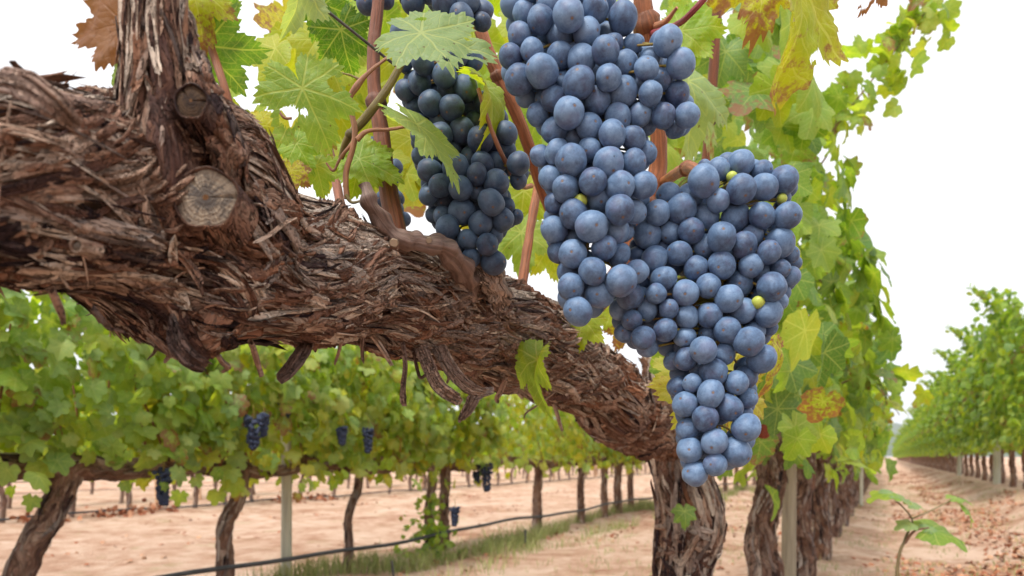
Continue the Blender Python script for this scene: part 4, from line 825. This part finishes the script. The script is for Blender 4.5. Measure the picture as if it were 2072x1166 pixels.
# small bunches in the left row
def far_bunch(px, py, Y, h, w_, label, sd, mat=M_GRAPEF):
    rg = np.random.default_rng(sd); base = P(px, py - h / 2, Y); m = MB(); k = Y / F; n = 120
    th = np.linspace(0, math.pi, 9); ph = np.linspace(0, 2 * math.pi, 12, endpoint=False); S_ = np.stack([np.sin(th)[:, None] * np.cos(ph), np.sin(th)[:, None] * np.sin(ph), np.broadcast_to(np.cos(th)[:, None], (9, 12))], -1).reshape(-1, 3)
    for i in range(n):
        u = rg.random() ** .8; a = rg.uniform(0, 6.28); rr = w_ / 2 * k * (1 - .65 * u) * rg.random() ** .4; c = base + np.array([math.cos(a) * rr, math.sin(a) * rr, -u * h * k]); m.add(S_ * .0095 + c, grid_faces(9, 12, True)[:, ::-1], (0, 0, 0), S_)
    b = thing('grape_bunch', label, 'grape bunch', base, 'dark bunches hanging in the left row'); m.build('grapes', mat, b)
    m = MB(); tube(m, [base + [0, 0, .05], base + [0.003, 0, .02], base + [0, 0, -h * k * .6]], [.002, .002, .001], 8, 5, (.5, 0, 0)); m.build('stem', M_STEM, b)
for i, (a, b_, Y, h, w_, l) in enumerate(((512, 875, 3.0, 66, 40, 'plump dark bunch at the top of the crooked trunk'), (533, 860, 3.05, 44, 22, 'slim dark bunch touching a plumper one above the crooked trunk'), (330, 985, 2.75, 72, 36, 'dark bunch hanging free below the leftmost vine arm'), (745, 890, 3.75, 52, 24, 'long dark bunch hanging over the thin slanting trunk'), (692, 882, 3.5, 34, 22, 'small dark bunch among leaves right of the round post'),
                                    (575, 825, 3.3, 40, 44, 'wide dark bunch high in the leaves above the round post'), (985, 965, 4.9, 58, 30, 'dark pointed bunch below the leaves right of the leafy vine'), (920, 1045, 4.3, 36, 20, 'dark bunch low beside the trunk base shoots'), (965, 955, 5.0, 46, 26, 'dark bunch tucked left of a pointed one under leaves'), (1545, 860, 1.6, 40, 26, 'dry reddish bunch behind the tip of the right bunch'))):
    far_bunch(a, b_, Y, h, w_, l, 300 + i, M_GRAPEF if i < 9 else simple('dry_red_grape', (.30, .06, .03), (.16, .04, .03), 90))

# --- rows far to the left
GB = 'vines in the rows beyond the sandy strip'
pb = thing('grapevine', 'distant grapevine in the rows beyond the pale sandy strip', 'grapevine', rowp(9.2, 7.2, 0), GB); base = rowp(9.2, 7.2, 0); rg = np.random.default_rng(5)
trunk_mb([base + [0, 0, -.05], base + [.03, 0, .25], base + [-.02, 0, .45], base + [.02, 0, .66]], [.035, .028, .027, .03], 50, 20, 7, 1, 30).build('trunk', M_BARKF, pb)
m = foliage_mb(rg, 300, .6, .3, .66, 1.25, (.05, .08), (.2, .65), .4, .1, T_LO)
for q_, v in enumerate(m.v): m.v[q_] = v + base
m.build('foliage', M_LEAF, pb)
for L, y0, n, dy in ((9.2, 7.8, 56, .62), (12.0, 9.4, 56, .75), (15, 11.8, 30, 1.4)):
    for i in range(n): copy_tree(pb, rowp(L + random.uniform(-.08, .08), y0 + i * dy + random.uniform(-.15, .15), 0), 'distant grapevine in the rows beyond the pale sandy strip', random.choice([0, 3.1416]), (1, 1, random.uniform(.92, 1.08)), GB)
mb = MB(); along(mb, 9.0, .06, 5, 45, .012, 120, .012, 6); tag(mb.build('drip_pipe', M_PIPE), 'dark irrigation pipe lying at the foot of the row beyond the sandy strip', 'pipe')
for z in (.30, .45):
    mb = MB(); along(mb, 9.2, z, 5, 45, .004, 60, .004, 5); tag(mb.build('trellis_wire', M_WIRE), ('lower' if z < .4 else 'upper') + ' wire stretched between trunks beyond the sandy strip', 'wire', 'wires of the row beyond the sandy strip')
M_STAKE = simple('tan_stake', (.44, .25, .15), (.56, .36, .24), 40, .8, .2, .3, .002, (1, 1, .1))
for i in range(22):
    Y = 7.4 + i * 1.25 + random.uniform(-.3, .3); b = rowp(8.9 + random.uniform(-.3, 2.6), Y, 0); m = MB(); ln = random.uniform(-.06, .06)
    tube(m, [b + [0, 0, -.05], b + [ln * .5, 0, .35], b + [ln, 0, .75]], [.022, .02, .018], 10, 8, rough=.002, rs=20); tag(m.build('vine_stake', M_STAKE, at=b), 'tan wooden stake standing in the rows beyond the sandy strip', 'stake', 'tan stakes beyond the sandy strip')

# --- tall row on the right
GRr = 'vines of the tall row on the right'; LRr = -2.05; ZR = .2; protoR = []
for k in range(3):
    Y = 9.0 + k * 1.05; base = rowp(LRr, Y, ZR); t = thing('grapevine', 'tall leafy grapevine in the row on the right of the track', 'grapevine', base, GRr); rg = np.random.default_rng(200 + k)
    trunk_mb([base + [0, 0, -.08], base + [.02, 0, .2], base + [-.01, 0, .4], base + [0, 0, .6]], [.05, .042, .04, .04], 60, 24, 210 + k, 1.2, 50).build('trunk', M_BARKF, t)
    m = foliage_mb(rg, 1600, .75, .55, .72, 2.5, (.06, .11), (.15, .6), .2, .06, T_LO, droop=.02)
    for q_ in range(4):    # ragged shoots at the top
        n = 26; u = np.linspace(0, 1, n); a = rg.uniform(-.5, .5); pos = a * dR + sR * rg.normal(.15, .25) + np.array([0, 0, 2.35]) + u[:, None] * np.array([rg.normal(-.25, .15), 0, rg.uniform(.2, .5)]) + rg.normal(0, .035, (n, 3))
        scatter_leaves(m, T_LO, pos, rg.normal(0, .8, (n, 3)), rg.normal(0, .8, (n, 3)), rg.uniform(.05, .09, n), leaf_tints(n, rg, (.15, .6), .2, .05), rg)
    for q_, v in enumerate(m.v): m.v[q_] = v + base
    m.build('foliage', M_LEAF, t); protoR.append(t)
Yc = 9.0 + 2.1
for i in range(70):
    Yc += 1.05 if i < 40 else 2.0; copy_tree(protoR[i % 3], rowp(LRr, Yc, ZR if Yc < 60 else .1), 'tall leafy grapevine in the row on the right of the track', 0, (1, 1, random.uniform(.88, 1.08)), GRr)
post(LRr + .12, 11.9, .055, .95, 'pale post in front of the tall right row trunks near the picture edge', 'pale posts of the tall right row').location.z += ZR
post(LRr + .12, 17.9, .05, .95, 'pale post further off among the tall right row trunks', 'pale posts of the tall right row').location.z += ZR

# ---------------------------------------------------------------- young shoot at lower right
pb_ = P(1812, 1470, 1.75); pb_[2] = 0; sap = thing('vine_seedling', 'young blurred shoot with a few leaves rising from the sand at lower right', 'plant', pb_)
m = MB(); tube(m, [pb_, P(1815, 1166, 1.75), P(1832, 1090, 1.75), P(1845, 1050, 1.75), P(1800, 1000, 1.75)], [.0055, .0045, .0035, .0022, .0015], 40, 8, (.20, .15, .07)); tube(m, [P(1830, 1100, 1.75), P(1850, 1075, 1.74), P(1880, 1068, 1.72)], [.004, .003, .002], 14, 6, (.26, .12, .08)); tube(m, [P(1845, 1050, 1.75), P(1890, 1030, 1.75), P(1940, 1005, 1.75)], [.002, .002, .0015], 14, 6, (.3, .25, .12)); m.build('stem', M_CANE, sap)
for a in ((1880, 1070, 42, 20, (0, -.5, .8), .25, .75), (1885, 1072, 100, -8, (0, -.42, .8), .36, .1), (1845, 1020, 36, 30, (0, -.5, .8), .2, .8), (1800, 1000, 60, 178, (0, -.3, .9), .5, .1), (1805, 1000, 60, -12, (.1, -.4, .9), .3, .8), (1840, 1060, 40, 200, (0, -.5, .8), .3, .7), (1935, 1008, 44, 10, (0, -.3, .9), .4, .3), (1955, 1030, 50, -50, (.5, -.5, .5), .4, .2)):
    hleaf(a[0], a[1], 1.74, a[2] * .9, a[3], (a[4][0], a[4][1] * .8, a[4][2]), a[5], a[6], .03, .3, .1, .5, .08, int(a[0]) % 4, parent=sap, quality=T_MID)

# ---------------------------------------------------------------- litter, grass (stuff)
rg = np.random.default_rng(55)
def gz(p): p[:, 2] = ground_h(p[:, 0], p[:, 1]); return p
n = 14000; Yl = rg.uniform(1.0, 1.0, n) * (1.2 + 34 * rg.random(n) ** 1.7); Ll = np.where(rg.random(n) < .8, rg.uniform(-1.75, -.1, n), rg.uniform(-.2, 3.0, n)); k_ = perlin(np.stack([Ll * 1.6, Yl * .55, 0 * Yl], -1)) > -.02 + .18 * np.exp(-((Ll + .25) / .25) ** 2); Yl = Yl[k_]; Ll = Ll[k_]; n = len(Yl)
pos = gz(np.stack([SL * Yl - Ll, Yl, 0 * Yl], -1)); pos[:, 2] += rg.uniform(.004, .02, n); m = MB()
tin = np.stack([rg.uniform(.7, 1, n), 0 * pos[:, 0], rg.uniform(.6, 1, n)], -1)
scatter_leaves(m, T_LO, pos, rg.normal(0, 1, (n, 3)) * [1, 1, .25], rg.normal(0, .35, (n, 3)) + [0, 0, 1.], rg.uniform(.014, .040, n), tin, rg, 1.2, .3)
def dead_mat():
    t = NT('dead_leaf'); l = t.attr('lco'); ti = t.attr('tint', 'Color'); s_ = t.sep(ti); c = t.ramp(t.M('ADD', s_[2], t.M('MULTIPLY', t.M('SUBTRACT', t.noise(t.VM('ADD', l, t.VM('SCALE', ti, sc=9.)), 3, 3), .5), .4)), [(.55, (.13, .045, .025)), (.75, (.33, .115, .055)), (.95, (.44, .26, .16))]); t.bsdf(c, .75, .2); return t.m
M_DEAD = dead_mat()
n = 1500; Yl = 3 + 14 * rg.random(n) ** 1.2; Ll = rg.uniform(2.2, 8.6, n); k_ = perlin(np.stack([Ll * 1.2, Yl * .6, 0 * Yl + 4], -1)) > .12; Yl = Yl[k_]; Ll = Ll[k_]; n = len(Yl)
pos = gz(np.stack([SL * Yl - Ll, Yl, 0 * Yl], -1)); pos[:, 2] += .012
scatter_leaves(m, T_LO, pos, rg.normal(0, 1, (n, 3)) * [1, 1, .25], rg.normal(0, .35, (n, 3)) + [0, 0, 1.], rg.uniform(.015, .045, n), np.stack([rg.uniform(.7, 1, n), 0 * Yl, rg.uniform(.6, 1, n)], -1), rg, 1.2, .3)
tag(m.build('fallen_leaves', M_DEAD), 'reddish brown fallen leaves littering the sandy soil', 'leaf litter', kind='stuff')
# leaf heaps at the foot of the back row
n = 260; c0 = rg.integers(0, 5, n); cx = np.array([210, 70, 560, 300, 640])[c0]; Yq = rg.normal(0, .12, n) + 8.9 * F / (VPX - cx); pos = gz(np.stack([SL * Yq - 8.8 + rg.normal(0, .15, n), Yq, 0 * Yq], -1)); pos[:, 2] += np.abs(rg.normal(0, .05, n)); m = MB()
scatter_leaves(m, T_LO, pos, rg.normal(0, 1, (n, 3)), rg.normal(0, 1, (n, 3)), rg.uniform(.03, .06, n), np.stack([rg.uniform(.7, 1, n), 0 * Yq, rg.uniform(.6, .9, n)], -1), rg)
tag(m.build('leaf_heaps', M_DEAD), 'orange dead leaves gathered along the far drip pipe', 'leaf litter', kind='stuff')
def grass(n, Lf, Yf, hgt, sd):
    rg = np.random.default_rng(sd); Yg = Yf(rg, n); Lg = Lf(rg, n); kk = perlin(np.stack([Lg * 3, Yg * 1.1, 0 * Yg + sd], -1)) > (.10 if sd == 1 else -.08); Yg = Yg[kk]; Lg = Lg[kk]; n = len(Yg)
    p = gz(np.stack([SL * Yg - Lg, Yg, 0 * Yg], -1)); h = rg.uniform(.3, 1, n) * hgt; a = rg.uniform(0, 6.28, n); ln = rg.normal(0, .35, (n, 2)) * h[:, None]; wv = np.stack([np.cos(a), np.sin(a), 0 * a], -1) * .0022
    mid = p + np.stack([ln[:, 0] * .35, ln[:, 1] * .35, h * .6], -1); tp = p + np.stack([ln[:, 0], ln[:, 1], h], -1)
    V = np.stack([p - wv, p + wv, mid - wv * .8, mid + wv * .8, tp], 1).reshape(-1, 3); o = (np.arange(n) * 5)[:, None]; m = MB(); m.add(V, np.array([[0, 1, 3, 2]]) + o, (0, 0, 0), np.repeat(rg.uniform(0, 9, (n, 3)), 5, 0)); m.f.append(np.array([[2, 3, 4]]) + o); return m
m = grass(30000, lambda r, n: r.normal(2.95, .22, n), lambda r, n: 2.2 + 12 * r.random(n) ** 1.3, .14, 1)
tag(m.build('grass', M_GRASS), 'thin green and straw grass at the foot of the left row', 'grass', kind='stuff')
m = grass(14000, lambda r, n: r.uniform(-1.8, 2.4, n), lambda r, n: 1.5 + 16 * r.random(n) ** 1.4, .05, 2)
tag(m.build('grass', M_GRASS), 'sparse low weeds scattered over the sandy track', 'grass', kind='stuff')
hz = bpy.data.materials.new('air'); hz.use_nodes = True; ht = hz.node_tree; ht.nodes.clear(); ho = ht.nodes.new('ShaderNodeOutputMaterial'); hv = ht.nodes.new('ShaderNodeVolumePrincipled')
hv.inputs['Color'].default_value = (.86, .92, 1, 1); hv.inputs['Density'].default_value = .00022; ht.links.new(hv.outputs[0], ho.inputs['Volume'])
mb = MB(); bx = np.array([[x, y, z] for x in (-4000, 5000) for y in (-60, 3600) for z in (-60, 190)], float)
mb.add(bx, np.array([[0, 1, 3, 2], [4, 6, 7, 5], [0, 4, 5, 1], [2, 3, 7, 6], [0, 2, 6, 4], [1, 5, 7, 3]])); tag(mb.build('haze', hz, smooth=False), 'thin pale haze in the air', 'haze', kind='stuff')
print('objects', len(bpy.data.objects))
